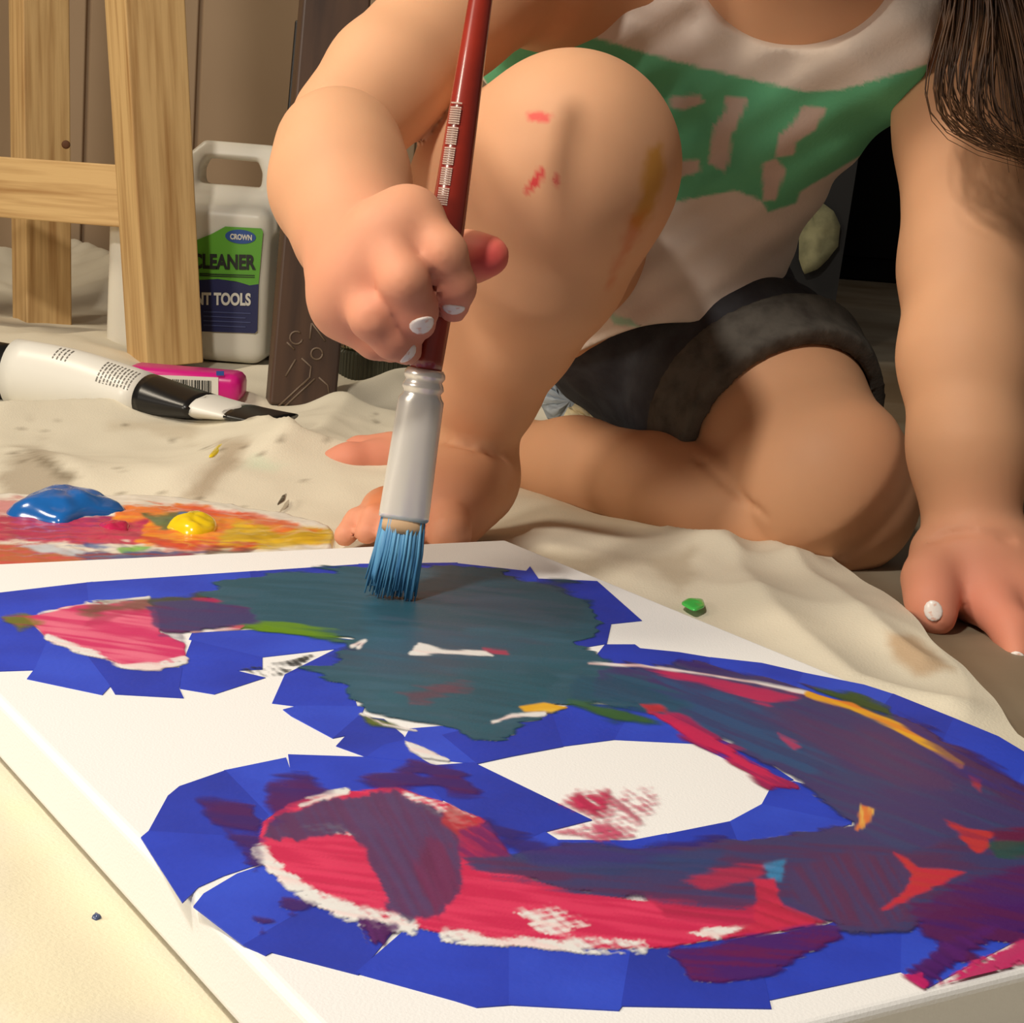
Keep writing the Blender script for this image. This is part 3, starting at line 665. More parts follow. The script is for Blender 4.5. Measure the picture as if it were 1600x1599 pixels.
# foot
an = P(746, 690, .79)
def g2(px, py, z): return G(px, py, z)
heel = G(770, 812, .02)
foot = vol.new()
cone(vol, foot, an, P(744, 735, .782), .0180, .0185, .008)
cone(vol, foot, P(742, 768, .785), P(700, 800, .735), .0185, .0155, .014)
cone(vol, foot, P(742, 730, .782), P(650, 790, .735), .0175, .0140, .014)
cone(vol, foot, P(735, 760, .76), P(700, 815, .725), .0165, .0125, .015)
for (bx0, by0, by_, tx, ty, tz, r0, r1) in ((700, 812, .725, 703, 840, .703, .0110, .0102), (650, 806, .728, 645, 842, .704, .0080, .0062), (622, 804, .730, 609, 840, .706, .0076, .0058),
                                   (598, 804, .733, 573, 838, .710, .0072, .0056), (578, 806, .737, 539, 842, .716, .0068, .0054)):
    q = vol.new(); mx, my, mY = (bx0 + tx) / 2, (by0 + ty) / 2 - 10, (by_ + tz) / 2
    cone(vol, foot, P(bx0 + 12, by0 - 14, by_ + .012), P(bx0, by0, by_), r0 * 1.15, r0 * .92, .008)
    cone(vol, q, P(bx0, by0, by_), P(mx, my, mY), r0, r0 * .88, .003); cone(vol, q, P(mx, my, mY), P(tx, ty - 5, tz), r0 * .86, r1, .003)
    foot = smin(foot, q, .0010)
rl = smin(rl, foot, .006)
skin = smin(skin, rl, .004)
# left arm propped on the floor
la = vol.new()
limb(la, [(1492, 0, .845, .035), (1510, 200, .815, .0325), (1512, 420, .80, .0315)], .015)
limb(la, [(1510, 420, .795, .031), (1509, 560, .768, .0300), (1513, 700, .745, .0260), (1518, 818, .734, .0225)], .012)
hl = vol.new()
limb(hl, [(1518, 825, .735, .0215), (1522, 880, .722, .0215), (1540, 925, .708, .0165)], .012)
limb(hl, [(1570, 880, .722, .018), (1600, 930, .705, .015)], .012)
limb(hl, [(1470, 868, .722, .0145), (1453, 905, .705, .0112), (1456, 940, .693, .0102), (1464, 966, .686, .0080)], .008)
limb(hl, [(1525, 915, .708, .0130), (1555, 950, .692, .0098), (1582, 985, .678, .0085), (1590, 1024, .664, .0062)], .006)
limb(hl, [(1580, 930, .708, .0125), (1625, 975, .690, .0095), (1660, 1020, .672, .0082), (1668, 1060, .660, .0062)], .005)
limb(hl, [(1625, 930, .712, .012), (1680, 980, .692, .009), (1718, 1020, .676, .008), (1728, 1050, .668, .006)], .005)
limb(hl, [(1650, 915, .722, .0105), (1710, 950, .705, .0078), (1745, 985, .694, .007), (1755, 1010, .688, .0055)], .005)
la = smin(la, hl, .003)
skin = np.minimum(skin, smin(skin_top, la, .010))
# right arm with the brush
ra = vol.new()
limb(ra, [(830, -70, .81, .034), (712, 20, .765, .0290), (605, 125, .722, .0270), (545, 195, .700, .0245)], .006)
rf = vol.new()
limb(rf, [(530, 238, .664, .0262), (532, 292, .652, .0268), (552, 360, .630, .0220), (570, 400, .612, .0195)], .010)
ra = smin(ra, rf, .0015)
hr = vol.new()
limb(hr, [(570, 398, .612, .0195), (585, 420, .598, .0195)], .01)
limb(hr, [(590, 410, .600, .019), (640, 350, .588, .0135)], .012)
limb(hr, [(585, 420, .600, .020), (600, 380, .583, .0140)], .012)
limb(hr, [(580, 430, .600, .020), (560, 440, .584, .0130)], .012)
limb(hr, [(575, 440, .602, .019), (540, 480, .592, .0120)], .012)
FI = [[(638, 340, .588, .0112), (692, 396, .577, .0086), (711, 448, .581, .0076), (708, 480, .588, .0060)],
      [(594, 370, .582, .0110), (630, 440, .567, .0087), (650, 486, .573, .0077), (657, 507, .582, .0060)],
      [(558, 425, .585, .0105), (582, 496, .572, .0083), (614, 530, .576, .0073), (636, 548, .584, .0058)],
      [(546, 462, .596, .0096), (554, 506, .588, .0076), (586, 534, .588, .0066), (612, 546, .593, .0052)]]
for a, b in zip(FI[:-1], FI[1:]): c_(hr, (*a[0][:3], .0098), (*b[0][:3], .0098), .005)
for p in FI:
    q = vol.new(); limb(q, p, .003); hr = smin(hr, q, .0022)
q = vol.new(); limb(q, [(615, 400, .615, .0130), (690, 405, .628, .0105), (735, 402, .626, .0092), (764, 400, .620, .0080)], .006); hr = smin(hr, q, .004)
ra = smin(ra, hr, .008)
skin = np.minimum(skin, smin(skin_top, ra, .006))
# small skin creases
def surf(px, py, Y0=.5):
    for Y in np.arange(Y0, 1.12, .001):
        i = np.round((P(px, py, Y) - vol.lo) / vol.h).astype(int)
        if (i >= 0).all() and (i < vol.n).all() and skin[tuple(i)] < 0: return P(px, py, Y)
    return None
def crease(g, pts, r):
    q = []
    for a, b in zip(pts[:-1], pts[1:]):
        for t in np.linspace(0, 1, 6):
            p = surf(a[0] + (b[0] - a[0]) * t, a[1] + (b[1] - a[1]) * t, a[2])
            if p is not None: q.append(p)
    for a, b in zip(q[:-1], q[1:]): cone(vol, g, a, b, r, r, .0025, sub=True)
crease(skin, [(1452, 846, .66), (1480, 834, .66), (1520, 830, .66), (1560, 834, .66), (1582, 846, .66)], .0011)
crease(skin, [(1088, 716, .70), (1130, 752, .70), (1195, 806, .70)], .0014)
crease(skin, [(700, 692, .70), (745, 702, .70), (790, 714, .70)], .0011)
Vb, Qb = nets(vol, skin); Vb = relax(Vb, Qb, 2, 0.5); Nb = vnormals(Vb, Qb)
bx_, by__ = proj(Vb)
facing = ((Vb - CAMP) * Nb).sum(1) < 0
sk = np.tile(np.array(lin(212, 160, 122)), (len(Vb), 1))
sk *= (0.95 + 0.1 * fbm(Vb, 45, 3))[:, None]
def flush(c, r, amt, colr=lin(218, 132, 112)):
    global sk
    a = (amt * np.exp(-(((Vb - np.array(c)) ** 2).sum(1)) / r ** 2))[:, None]; sk = sk * (1 - a) + np.array(colr) * a
for c, r, a in ((P(640, 480, .58), .034, .65), (P(580, 400, .60), .035, .4), (P(764, 400, .62), .011, .2), (P(600, 840, .71), .05, .55), (P(550, 720, .915), .05, .75), (P(1470, 960, .69), .03, .6), (P(1590, 1000, .67), .04, .6), (P(1560, 920, .70), .04, .4), (P(708, 470, .585), .014, .6), (P(657, 505, .58), .012, .6)):
    flush(c, r, a)
flush(P(766, 402, .615), .012, .95, lin(226, 84, 84))
def mark(poly, c, op, soft, rag=3, ymax=9):
    global sk
    sel = facing & (Vb[:, 1] < ymax)
    d = poly_sd(bx_, by__, poly) + (fbm(Vb, 220, 5) - 0.5) * rag * 2.5
    a = (op * sstep(soft, -soft, d) * sel)[:, None]; sk = sk * (1 - a) + np.array(lin(*c)) * a
mark([(820, 180), (840, 173), (862, 180), (858, 190), (830, 189)], (222, 82, 78), 0.9, 3, 2, .72)
mark([(818, 302), (830, 280), (846, 261), (852, 268), (842, 288), (824, 304)], (206, 44, 56), 0.92, 3, 2, .74)
mark([(862, 278), (872, 272), (876, 288), (864, 292)], (196, 60, 64), 0.8, 3, 2, .74)
mark([(1010, 235), (1032, 225), (1040, 270), (1020, 330), (1000, 362), (986, 350), (1004, 300)], (190, 132, 20), 0.75, 9, 6, .80)
mark([(985, 340), (1010, 330), (1000, 370), (975, 400), (955, 440), (948, 450), (965, 400)], (196, 96, 40), 0.5, 10, 6, .84)
mark([(570, 790), (600, 745), (620, 750), (590, 800)], (232, 130, 70), 0.5, 9, 6, .80)
pr = P(1040, 560, 1.0)
child = thing('person', 'crouching child in white and green tank top and grey shorts, holding the brush', 'person', (pr[0], pr[1], 0.0))
body = obj('body', Vb, Qb, M_skin, child, color=sk)

# tank top
sh = shirt_base.copy()
limb(sh, [(1025, 340, .955, .062), (1015, 400, .945, .064), (1025, 500, .935, .066)], .02)
limb(sh, [(1250, 90, .890, .052), (1395, 20, .825, .036)], .02)
limb(sh, [(970, 90, .90, .056), (870, 20, .855, .044)], .03)
limb(sh, [(1395, 20, .825, .036), (1425, -60, .835, .032)], .02)
limb(sh, [(900, 10, .86, .044), (960, -60, .865, .034)], .02)
X = vol.ax[0].astype(np.float32)[:, None, None]; Yv = vol.ax[1].astype(np.float32)[None, :, None]; Z = vol.ax[2].astype(np.float32)[None, None, :]
qf = (X * 0.75 + Z * 0.9 - 0.2 * Yv)
sh = sh - 0.0045 + 0.0016 * np.sin(qf * 150 + 14 * (Z - X)) * np.sin(X * 34 + Z * 18 + 1.0) + 0.0012 * np.sin((X * 0.5 - Z) * 230 + X * 60)
# hem: cut by a plane through the photographed hem line, tilted like the torso
h0, h1 = P(950, 535, .87), P(1210, 472, .90); h2 = P(1080, 500, 1.08)
hn = np.cross(h1 - h0, h2 - h0); hn /= np.linalg.norm(hn)
if hn[2] < 0: hn = -hn
pl = (X - h0[0]) * hn[0] + (Yv - h0[1]) * hn[1] + (Z - h0[2]) * hn[2] + 0.004 * np.sin(X * 60 + 1)
sh = np.maximum(sh, -pl)
nk = vol.new(); ell(vol, nk, P(1238, -75, .80), (.055, .06, .0455), .0); sh = np.maximum(sh, -nk)
for s in ((1520, -60, .80, .036), (1515, 160, .79, .034)): pass
arms = vol.new()
limb(arms, [(1560, -120, .83, .042), (1560, 60, .80, .033), (1580, 300, .80, .036)], .01)
sh = -smin(-sh, arms, .006)
arms = vol.new(); limb(arms, [(830, -130, .80, .044), (740, 20, .76, .036)], .01); sh = -smin(-sh, arms, .006)
legs = vol.new(); cone(vol, legs, P(905, 225, .722), P(960, 330, .80), .052, .056, .01); sh = -smin(-sh, legs, .006)
sh[:, :, vol.ax[2] > 0.375] = 0.02
Vs, Qs = nets(vol, sh); Vs = relax(Vs, Qs, 3, 0.5)
sx_, sy_ = proj(Vs); Ns = vnormals(Vs, Qs); front = ((Vs - CAMP) * Ns).sum(1) < 0.02
sc_ = np.tile(np.array(lin(226, 212, 200)), (len(Vs), 1))
def print_(poly, c, op=0.95):
    global sc_
    d = poly_sd(sx_, sy_, poly) + (fbm(Vs, 260, 8) - 0.5) * 3
    a = (op * sstep(2.5, -2.5, d) * front)[:, None]; sc_ = sc_ * (1 - a) + np.array(lin(*c)) * a
GRN = (96, 190, 142)
print_([(740, 95), (760, 50), (830, 25), (883, 44), (1026, 88), (1122, 112), (1255, 143), (1313, 141), (1470, 95), (1420, 170), (1350, 240), (1250, 300), (1244, 318), (1200, 332), (1190, 313), (1148, 298), (1053, 316), (900, 320), (800, 200)], GRN)
WHT = (216, 190, 180)
for pl in ([(1047, 152), (1095, 148), (1099, 160), (1070, 172), (1047, 168)], [(1132, 151), (1170, 154), (1156, 186), (1143, 212), (1140, 250), (1132, 268), (1106, 255), (1116, 197), (1135, 170)],
           [(1254, 165), (1292, 170), (1273, 204), (1244, 223), (1241, 242), (1212, 247), (1217, 212), (1241, 191)], [(1191, 255), (1212, 247), (1228, 265), (1212, 313), (1193, 313)],
           [(1053, 252), (1092, 250), (1094, 268), (1060, 278)], [(950, 490), (985, 498), (1000, 512), (960, 506)]):
    print_(pl, WHT if pl[0][0] != 950 else (170, 210, 185))
M_shirt = mat('jersey_cotton', lin(226, 212, 200), 0.9, spec=0.15, attr='Col', bump=(500, 0.3, 0.0006))
obj('tank_top', Vs, Qs, M_shirt, child, color=sc_, label='white tank top with a green printed band and letters')

# shorts
so = vol.new()
limb(so, [(1020, 470, 1.0, .076), (1065, 510, .99, .068)], .02)
limb(so, [(1040, 500, .985, .068), (1180, 630, .90, .0605), (*LK, .050)], .02)
limb(so, [(1000, 470, .985, .058), (955, 478, .945, .0485)], .015)
ta, tb = P(1040, 500, .985), P(*LK); tl = np.linalg.norm(tb - ta); td = (tb - ta) / tl
tt = (X - ta[0]) * td[0] + (Yv - ta[1]) * td[1] + (Z - ta[2]) * td[2]
so = so - 0.002 + 0.0016 * np.sin(tt * 210 + 40 * X) * np.sin(Z * 60)
sg = np.maximum(so, tt - 0.62 * tl)
Vs, Qs = nets(vol, sg); Vs = relax(Vs, Qs, 2, 0.5)
M_short = mat('grey_shorts_cotton', lin(66, 66, 70), 0.95, spec=0.1, noise=(60, lin(52, 50, 54), 0.4, 0.7), bump=(800, 0.3, 0.0006))
shorts = obj('shorts', Vs, Qs, M_short, child, label='dark grey cotton shorts')
cu = np.maximum(np.maximum(so - 0.0035, tt - 0.735 * tl), 0.56 * tl - tt)
lg = vol.new(); limb(lg, [(1040, 500, .985, .064), (1180, 630, .90, .056), (*LK, .0455)], .02)
cu = np.maximum(cu, -(lg - 0.0005)); cu = np.maximum(cu, -(tt - 0.5 * tl))
Vs, Qs = nets(vol, cu); Vs = relax(Vs, Qs, 3, 0.5)
M_cuff = mat('shorts_cuff_cotton', lin(92, 88, 82), 0.95, spec=0.1, noise=(90, lin(70, 66, 62), 0.4, 0.7), bump=(800, 0.3, 0.0006))
obj('cuff', Vs, Qs, M_cuff, shorts, label='turned up grey hem of the leg opening')
del skin, skin_top, head, ll, lo_, rl, foot, la, hl, ra, rf, hr, sh, so, sg, cu, tt, qf, tor, shirt_base, lg, arms, legs, nk

# nails with chipped white polish
M_nail = mat('white_nail_polish', lin(240, 230, 224), 0.3, noise=(400, lin(228, 186, 170), 0.55, 0.66))
def nail(c, n, ax, w_, l_):
    n = np.array(n, float); n /= np.linalg.norm(n); M = frame(c, n, ax)
    prof = [(1.0, -.6), (1.0, 0.0), (0.85, .35), (0.5, .6), (0.02, .7)]
    V, f = lathe(prof, 14); V = V * np.array([l_, w_, 0.0008]); 
    V[:, 2] -= 0.25 * V[:, 1] ** 2 / w_
    obj('fingernail', V, f, M_nail, child, M=M)
def snap(px, py, Y):
    """nearest skin point seen at this photographed spot"""
    d = (bx_ - px) ** 2 + (by__ - py) ** 2 + np.where(facing & (abs(Vb[:, 1] - Y) < .05), 0, 1e6) + ((Vb[:, 1] - Y) / .02) ** 2
    i = int(np.argmin(d)); return Vb[i], Nb[i]
for px, py, Y, tx, ty, w_, l_ in ((708, 484, .58, 706, 500, .0042, .0034), (658, 509, .57, 662, 530, .0046, .0040), (638, 556, .58, 652, 566, .0042, .0030), (1458, 956, .68, 1465, 980, .0040, .0047), (1586, 1036, .655, 1590, 1060, .0036, .0036), (1668, 1062, .65, 1670, 1085, .0036, .0036)):
    c, n = snap(px, py, Y); a = P(tx, ty, Y) - P(px, py, Y); nail(c + n * 0.0002, n, a, w_, l_)

# eyes, hair
M_iris = mat('brown_iris', lin(50, 30, 18), 0.2)
M_eye = mat('eye_white', lin(230, 225, 220), 0.15)
for s in (-1, 1):
    V, f = lathe([(0.0001, -1), (.6, -.8), (.95, -.3), (.95, .3), (.6, .8), (.0001, 1)], 16)
    V2, f2 = lathe([(.0045, 0), (.0040, .0006), (.0001, .0009)], 14); obj('iris', V2, f2, M_iris, child, M=frame(hp(s * .024, .0743, .004), FA, FX))
    obj('eye', hp(s * .024, .0655, .006) + V * np.array([.009, .009, .009]), f, M_eye, child)
M_hair = mat('brown_hair', lin(58, 38, 24), 0.42, spec=0.5, noise=(40, lin(98, 66, 38), 0.45, 0.75))
parts = []
hv = Vol(HC - .11, HC + .11, .0035); hg = hv.new()
ell(hv, hg, HC + HM.T @ np.array([0, -.010, .010]), (.072, .078, .078), .0, HM)
fc = hv.new(); ell(hv, fc, hp(0, .085, -.022), (.054, .056, .070), .0, HM); hg = np.maximum(hg, -fc)
Xh, Yh, Zh = hv.ax[0][:, None, None], hv.ax[1][None, :, None], hv.ax[2][None, None, :]
lz = (Xh - HC[0]) * FZ[0] + (Yh - HC[1]) * FZ[1] + (Zh - HC[2]) * FZ[2]; hg = np.maximum(hg, (-lz - .045)).astype(np.float32)
hg = hg + (0.0012 * np.sin(Xh * 700 + 60 * Zh)).astype(np.float32)
Vh, Qh = nets(hv, hg); Vh = relax(Vh, Qh, 2)
parts.append((Vh, Qh.tolist()))
def strand(A, B, C, D, r, seg=16):
    t = np.linspace(0, 1, seg)[:, None]
    A, B, C, D = map(np.array, (A, B, C, D))
    p = A * (1 - t) ** 3 + 3 * B * t * (1 - t) ** 2 + 3 * C * t * t * (1 - t) + D * t ** 3
    return tube(p, r * np.clip(1.15 - t[:, 0], 0.15, 1), 4)
for i in range(520):
    t = random.random(); j = lambda s: random.gauss(0, s)
    dense = random.random() < 0.84
    if dense:                                   # the hanging mass beyond the shoulder
        x = 1550 + 320 * t
        A = hp(.055 + j(.008), -.01 + j(.02), -.005 + j(.01)); Y = .755 + j(.012)
        B = P(x + 60 + j(8), -300 + j(20), Y); C = P(x - 20 + j(10), 60 + j(20), Y - .01); D = P(x + 60 + j(22), 255 + 18 * (t) + j(16), Y - .015)
    else:                                       # the loose lock that swings out in front of the arm
        x = 1375 + 150 * t ** 1.2
        A = hp(.058 + j(.006), .02 + j(.012), -.01 + j(.01)); Y = .748 + j(.008)
        B = P(1890 + 40 * t + j(15), -100 + j(25), Y); C = P(1150 + 190 * t + j(22), 165 + j(18), Y - .006); D = P(1590 + 100 * random.random(), 246 + j(11), Y - .01)
    parts.append(strand(A, B, C, D, random.uniform(.0005, .0011)))
for i in range(160):                            # the other side and the back
    j = lambda s: random.gauss(0, s); s = -1 if i % 2 else random.uniform(-.6, .6)
    A = hp(.062 * s, -.04 + j(.02), .0 + j(.01)); B = A + np.array([.02 * s, .02, -.05]); C = A + np.array([.02 * s, .05, -.08]); D = A + np.array([.01 * s + j(.01), .07 + j(.01), -.065 + j(.01)])
    parts.append(strand(A, B, C, D, random.uniform(.0006, .0012), 8))
for i in range(420):                            # unseen hair beside the face towards the brush, added to shade the shirt
    j = lambda s: random.gauss(0, s); t = random.random()
    A = hp(-.062 + j(.006), -.03 + .08 * t, .01 + j(.015)); D = np.array([-.025 + .09 * t + j(.008), .685 + .05 * random.random(), .288 + .03 * random.random()])
    B = A + np.array([-.04, -.01, -.02]); C = D + np.array([-.005, 0, .05])
    parts.append(strand(A, B, C, D, random.uniform(.0008, .0014), 10))
Vh, fh = join(parts)
obj('hair', Vh, fh, M_hair, child, label='long loose brown hair')

# ------------------------------------------------------------------ paint brush
bt = G(612, 936, CT + 0.0006); top = P(781, -205, .612); fer1 = P(648, 800, float(bt[1]) + .004)
ax = np.array(top) - np.array(bt); BL = np.linalg.norm(ax); axn = ax / BL
brush = thing('paint_brush', 'red handled flat brush with silver ferrule and blue paint held in the right hand', 'paint brush', bt)
BM = frame(bt, axn, (1, 0, 0))
Lf0 = BL * 0.115; Lf1 = BL * 0.325
def flat_lathe(prof, n=28, fy=0.55):
    V, f = lathe([(1, z) for _, z, _ in prof], n)
    for i, (rx, z, ry) in enumerate(prof):
        V[i * n:(i + 1) * n, 0] *= rx; V[i * n:(i + 1) * n, 1] *= ry
    return V, f
M_ferr = mat('polished_ferrule', lin(240, 236, 228), 0.26, metal=0.5)
M_hand = mat('red_lacquer', lin(150, 40, 22), 0.3, coat=0.5, noise=(25, lin(100, 26, 20), 0.45, 0.75))
M_bris = mat('paint_loaded_bristles', lin(96, 160, 200), 0.5, noise=(60, lin(62, 120, 172), 0.4, 0.7), stretch=(12, 12, 1))
M_bare = mat('bare_bristles', lin(206, 170, 130), 0.6)
bp_ = []
for i in range(150):
    a = random.uniform(0, 2 * pi); rr = math.sqrt(random.random())
    x0, y0 = .0078 * rr * cos(a), .0036 * rr * sin(a)
    bp_.append(tube([(x0, y0, Lf0 + .002), (x0 * 1.15, y0 * 1.1, Lf0 * .6), (x0 * 1.3 - .001, y0 * .9, random.uniform(.0, .006))], [.0007, .0007, .0003], 4))
V, f = join(bp_ + [flat_lathe([(.0075, Lf0, .0036), (.0088, Lf0 * .6, .004), (.0092, Lf0 * .3, .003), (.0085, .004, .0016)])])
bo = obj('bristles', V, f, M_bris, brush, M=BM, label='bristles loaded with blue paint')
V, f = flat_lathe([(.0078, Lf0 * .82, .0040), (.0082, Lf0 * .9, .0043), (.0080, Lf0 + .001, .0041)]); obj('bristle_root', V, f, M_bare, brush, M=BM)
prof = []
for t in np.linspace(0, 1, 40):
    z = Lf0 + (Lf1 - Lf0) * t; rx = .0095 - .0012 * t - .0010 * (t > .8); ry = .0046 + (.0070 - .0046) * min(1, t / .75)
    if t > .8: b = .0006 * math.cos((t - .8) / .2 * 2 * pi * 2.5); rx += b; ry += b
    prof.append((rx, z, ry))
prof = [(.0088, Lf0 - .0006, .004)] + prof
V, f = flat_lathe(prof); obj('ferrule', V, f, M_ferr, brush, M=BM)
prof = [(.0060, Lf1 - .002, .0058), (.0062, Lf1 + .004, .0060), (.0068, Lf1 + BL * .10, .0066), (.0066, Lf1 + BL * .2, .0064), (.0058, Lf1 + BL * .32, .0056), (.0044, BL * .82, .0042), (.0034, BL * .985, .0034), (.0026, BL, .0026)]
V, f = flat_lathe(prof); hd = obj('handle', V, f, M_hand, brush, M=BM, label='red lacquered wooden handle')
# worn silver lettering along the handle: rows of small ticks too worn to read
M_tick = mat('worn_silver_print', lin(205, 180, 165), 0.4)
tk = []
for i in range(46):
    z = BL * (.548 + .136 * i / 45)
    if i % 9 in (8,): continue
    for a in np.linspace(-2.35, -1.75, 5):
        r = .0061 * 1.02
        tk.append(box(r * cos(a) - .0004, r * cos(a) + .0004, r * sin(a) - .00025, r * sin(a) + .00025, z, z + BL * .0019))
V, f = join(tk); lt = obj('handle_print', V, f, M_tick, brush, M=BM, smooth=False, label='worn silver print'); 

# ------------------------------------------------------------------ paint palette
M_plate = mat('white_palette_card', lin(228, 224, 214), 0.5)
pc = G(170, 846, .004); 
pal = thing('paint_palette', 'flat white palette smeared with blue, pink, orange and yellow paint beside the canvas', 'palette', (pc[0], pc[1], 0.002))
nr, na = 70, 240
tA = np.linspace(0, 2 * pi, na, endpoint=False)
pa0 = G(522, 838, .006)[:2]; far = G(60, 772, .006)[:2]; near = G(120, 905, .006)[:2]
pu = pa0 - pc[:2]; LU = np.linalg.norm(pu); pu /= LU; pv = np.array([-pu[1], pu[0]]); LV = abs((far - pc[:2]) @ pv)
rr = np.linspace(0, 1, nr)
RR, TT = np.meshgrid(rr, tA, indexing='ij')
wob = 1 + 0.03 * np.sin(3 * TT + 1) + 0.02 * np.sin(7 * TT)
PX = pc[0] + pu[0] * LU * RR * np.cos(TT) * wob + pv[0] * LV * RR * np.sin(TT) * wob
PY_ = pc[1] + pu[1] * LU * RR * np.cos(TT) * wob + pv[1] * LV * RR * np.sin(TT) * wob
q2 = np.stack([PX.ravel(), PY_.ravel()], 1)
PZ_ = 0.0055 + 0.0022 * fbm(q2, 120, 4, 4) + 0.0016 * fbm(q2, 40, 9)
PZ_ = np.where(RR.ravel() > 0.985, 0.0030, PZ_)
Vp = np.stack([q2[:, 0], q2[:, 1], PZ_], 1); ppx, ppy = proj(Vp)
pcol = np.tile(np.array(lin(232, 226, 214)), (len(Vp), 1))
def pst(poly, c, op=.96, soft=3, rag=10, seed=1, c2=None):
    global pcol
    d = poly_sd(ppx, ppy, poly) + (fbm(q2, 130, seed) - .5) * rag * 2 + (fbm(np.stack([q2 @ pu * 30, q2 @ pv * 220], 1), 1, seed + 3) - .5) * rag
    a = (op * sstep(soft, -soft, d))[:, None]; n = sstep(.4, .65, fbm(np.stack([q2 @ pu * 40, q2 @ pv * 260], 1), 1, seed + 7))[:, None]
    cc = np.array(lin(*c)) * (1 - n) + np.array(lin(*(c2 or c))) * n; pcol = pcol * (1 - a) + cc * a
pst([(-60, 790), (30, 778), (60, 800), (-60, 815)], (206, 110, 120), .8, 4, 8, 1)
pst([(-80, 810), (60, 805), (240, 812), (250, 845), (150, 852), (60, 845), (-80, 840)], (198, 34, 88), .97, 3, 8, 2, (170, 24, 80))
pst([(195, 785), (300, 790), (430, 812), (520, 832), (500, 846), (400, 856), (300, 860), (215, 850), (230, 815), (180, 812)], (236, 116, 40), .97, 3, 9, 3, (240, 150, 40))
pst([(200, 786), (330, 792), (420, 808), (330, 806)], (226, 74, 44), .8, 4, 8, 4)
pst([(225, 805), (290, 802), (310, 815), (260, 830), (235, 822)], (70, 100, 66), .9, 4, 8, 5, (60, 120, 90))
pst([(280, 800), (320, 804), (315, 815), (285, 812)], (44, 108, 176), .9, 3, 7, 6)
pst([(370, 815), (440, 830), (520, 828), (530, 848), (430, 858), (330, 858)], (196, 164, 30), .9, 5, 9, 7, (226, 190, 40))
pst([(220, 838), (300, 850), (420, 850), (380, 862), (260, 862)], (206, 46, 50), .85, 4, 8, 8)
pst([(390, 805), (470, 820), (450, 826), (400, 815)], (206, 110, 90), .6, 4, 8, 9)
pst([(-80, 846), (60, 852), (130, 860), (150, 885), (-80, 890)], (182, 84, 40), .95, 3, 8, 10, (200, 60, 60))
pst([(30, 850), (100, 856), (190, 868), (120, 872), (60, 862)], (196, 206, 216), .95, 3, 5, 11)
pst([(100, 852), (160, 850), (200, 856), (150, 860)], (50, 100, 170), .85, 3, 6, 12)
pst([(185, 858), (215, 852), (240, 853), (225, 862), (195, 866)], (120, 190, 90), .95, 2, 4, 13)
pst([(120, 868), (230, 858), (320, 862), (280, 880), (150, 890)], (130, 30, 70), .95, 3, 8, 14, (50, 80, 140))
pst([(320, 858), (400, 858), (390, 866), (320, 870)], (70, 50, 40), .8, 4, 6, 15)
ii = (np.arange(nr - 1)[:, None] * na + np.arange(na)[None, :]); jj = (np.arange(nr - 1)[:, None] * na + (np.arange(na) + 1)[None, :] % na)
Qq = np.stack([ii.ravel(), ii.ravel() + na, jj.ravel() + na, jj.ravel()], 1)
M_palette = mat('palette_paint', (.5, .5, .5), 0.3, attr='Col', coat=0.25)
obj('card', Vp, Qq, M_palette, pal, color=pcol)
blob('blue_paint_blob', [(0, 806), (20, 790), (60, 776), (110, 772), (160, 780), (205, 796), (190, 808), (130, 808), (100, 822), (60, 812)], .007, .009, wet('blue_paint', (22, 100, 180), .2), pal, seed=3, ring=8)
blob('yellow_paint_blob', [(252, 822), (275, 824), (290, 812), (330, 812), (345, 824), (330, 836), (290, 838)], .007, .006, wet('yellow_paint', (240, 206, 20), .2), pal, seed=5, ring=8)
blob('pink_paint_blob', [(150, 822), (180, 816), (205, 822), (200, 832), (165, 834)], .0065, .003, wet('pink_paint', (206, 34, 88), .25), pal, seed=8, ring=6)

# ------------------------------------------------------------------ easel
def plank(name, a, b, wx, wy, xdir, parent, bev=.0015, m=M_pine, jit=0):
    """board whose core runs from a to b; wx along xdir, wy across"""
    a = np.array(a); b = np.array(b); L = np.linalg.norm(b - a)
    V, f = box(-wx / 2, wx / 2, -wy / 2, wy / 2, 0, L, bev)
    return obj(name, V, f, m, parent, smooth=False, M=frame(a, b - a, xdir))
EL = G(262, 574, .003)
easel = thing('easel', 'light pine easel leg frame with crossbar standing on the drop cloth', 'easel', (EL[0], EL[1], .002))
yl = EL[1] + .02
a0, a1 = P(258, 566, yl), P(211, -260, yl - .03)
wfr = rad(92, yl)
a1 = a0 + (a1 - a0) * 2.0; b1 = None
plank('leg', a0 + np.array([0, 0, .001]), a1, wfr, .050, (1, .65, 0), easel)
fb = G(66, 516, .003); yf = fb[1] + .02
b0, b1 = P(66, 514, yf), P(58, -280, yf + .02)
b1 = b0 + (b1 - b0) * 1.9
plank('leg', b0, b1, rad(72, yf), .040, (1, .75, 0), easel)
k0, k1 = P(-260, 272, 1.47), P(210, 308, 1.375)
plank('crossbar', k0, k1, rad(92, 1.40), .022, (0, 0, 1), easel)
m0 = np.array([k0[0] - .02, k0[1] + .01, .003]); plank('leg', m0, m0 + np.array([.10, .06, .92]), wfr, .050, (1, .3, 0), easel)
M_knot = mat('wood_knot', lin(96, 56, 24), 0.7)
for px, py, Y, r in ((103, 226, yf - .035, .004),):
    V, f = lathe([(1, 0), (.8, .4), (.3, .5)], 12); obj('knot', V * r * np.array([1, 1, .3]), f, M_knot, easel, M=frame(P(px, py, Y), (.2, -1, 0), (1, 0, 0)))

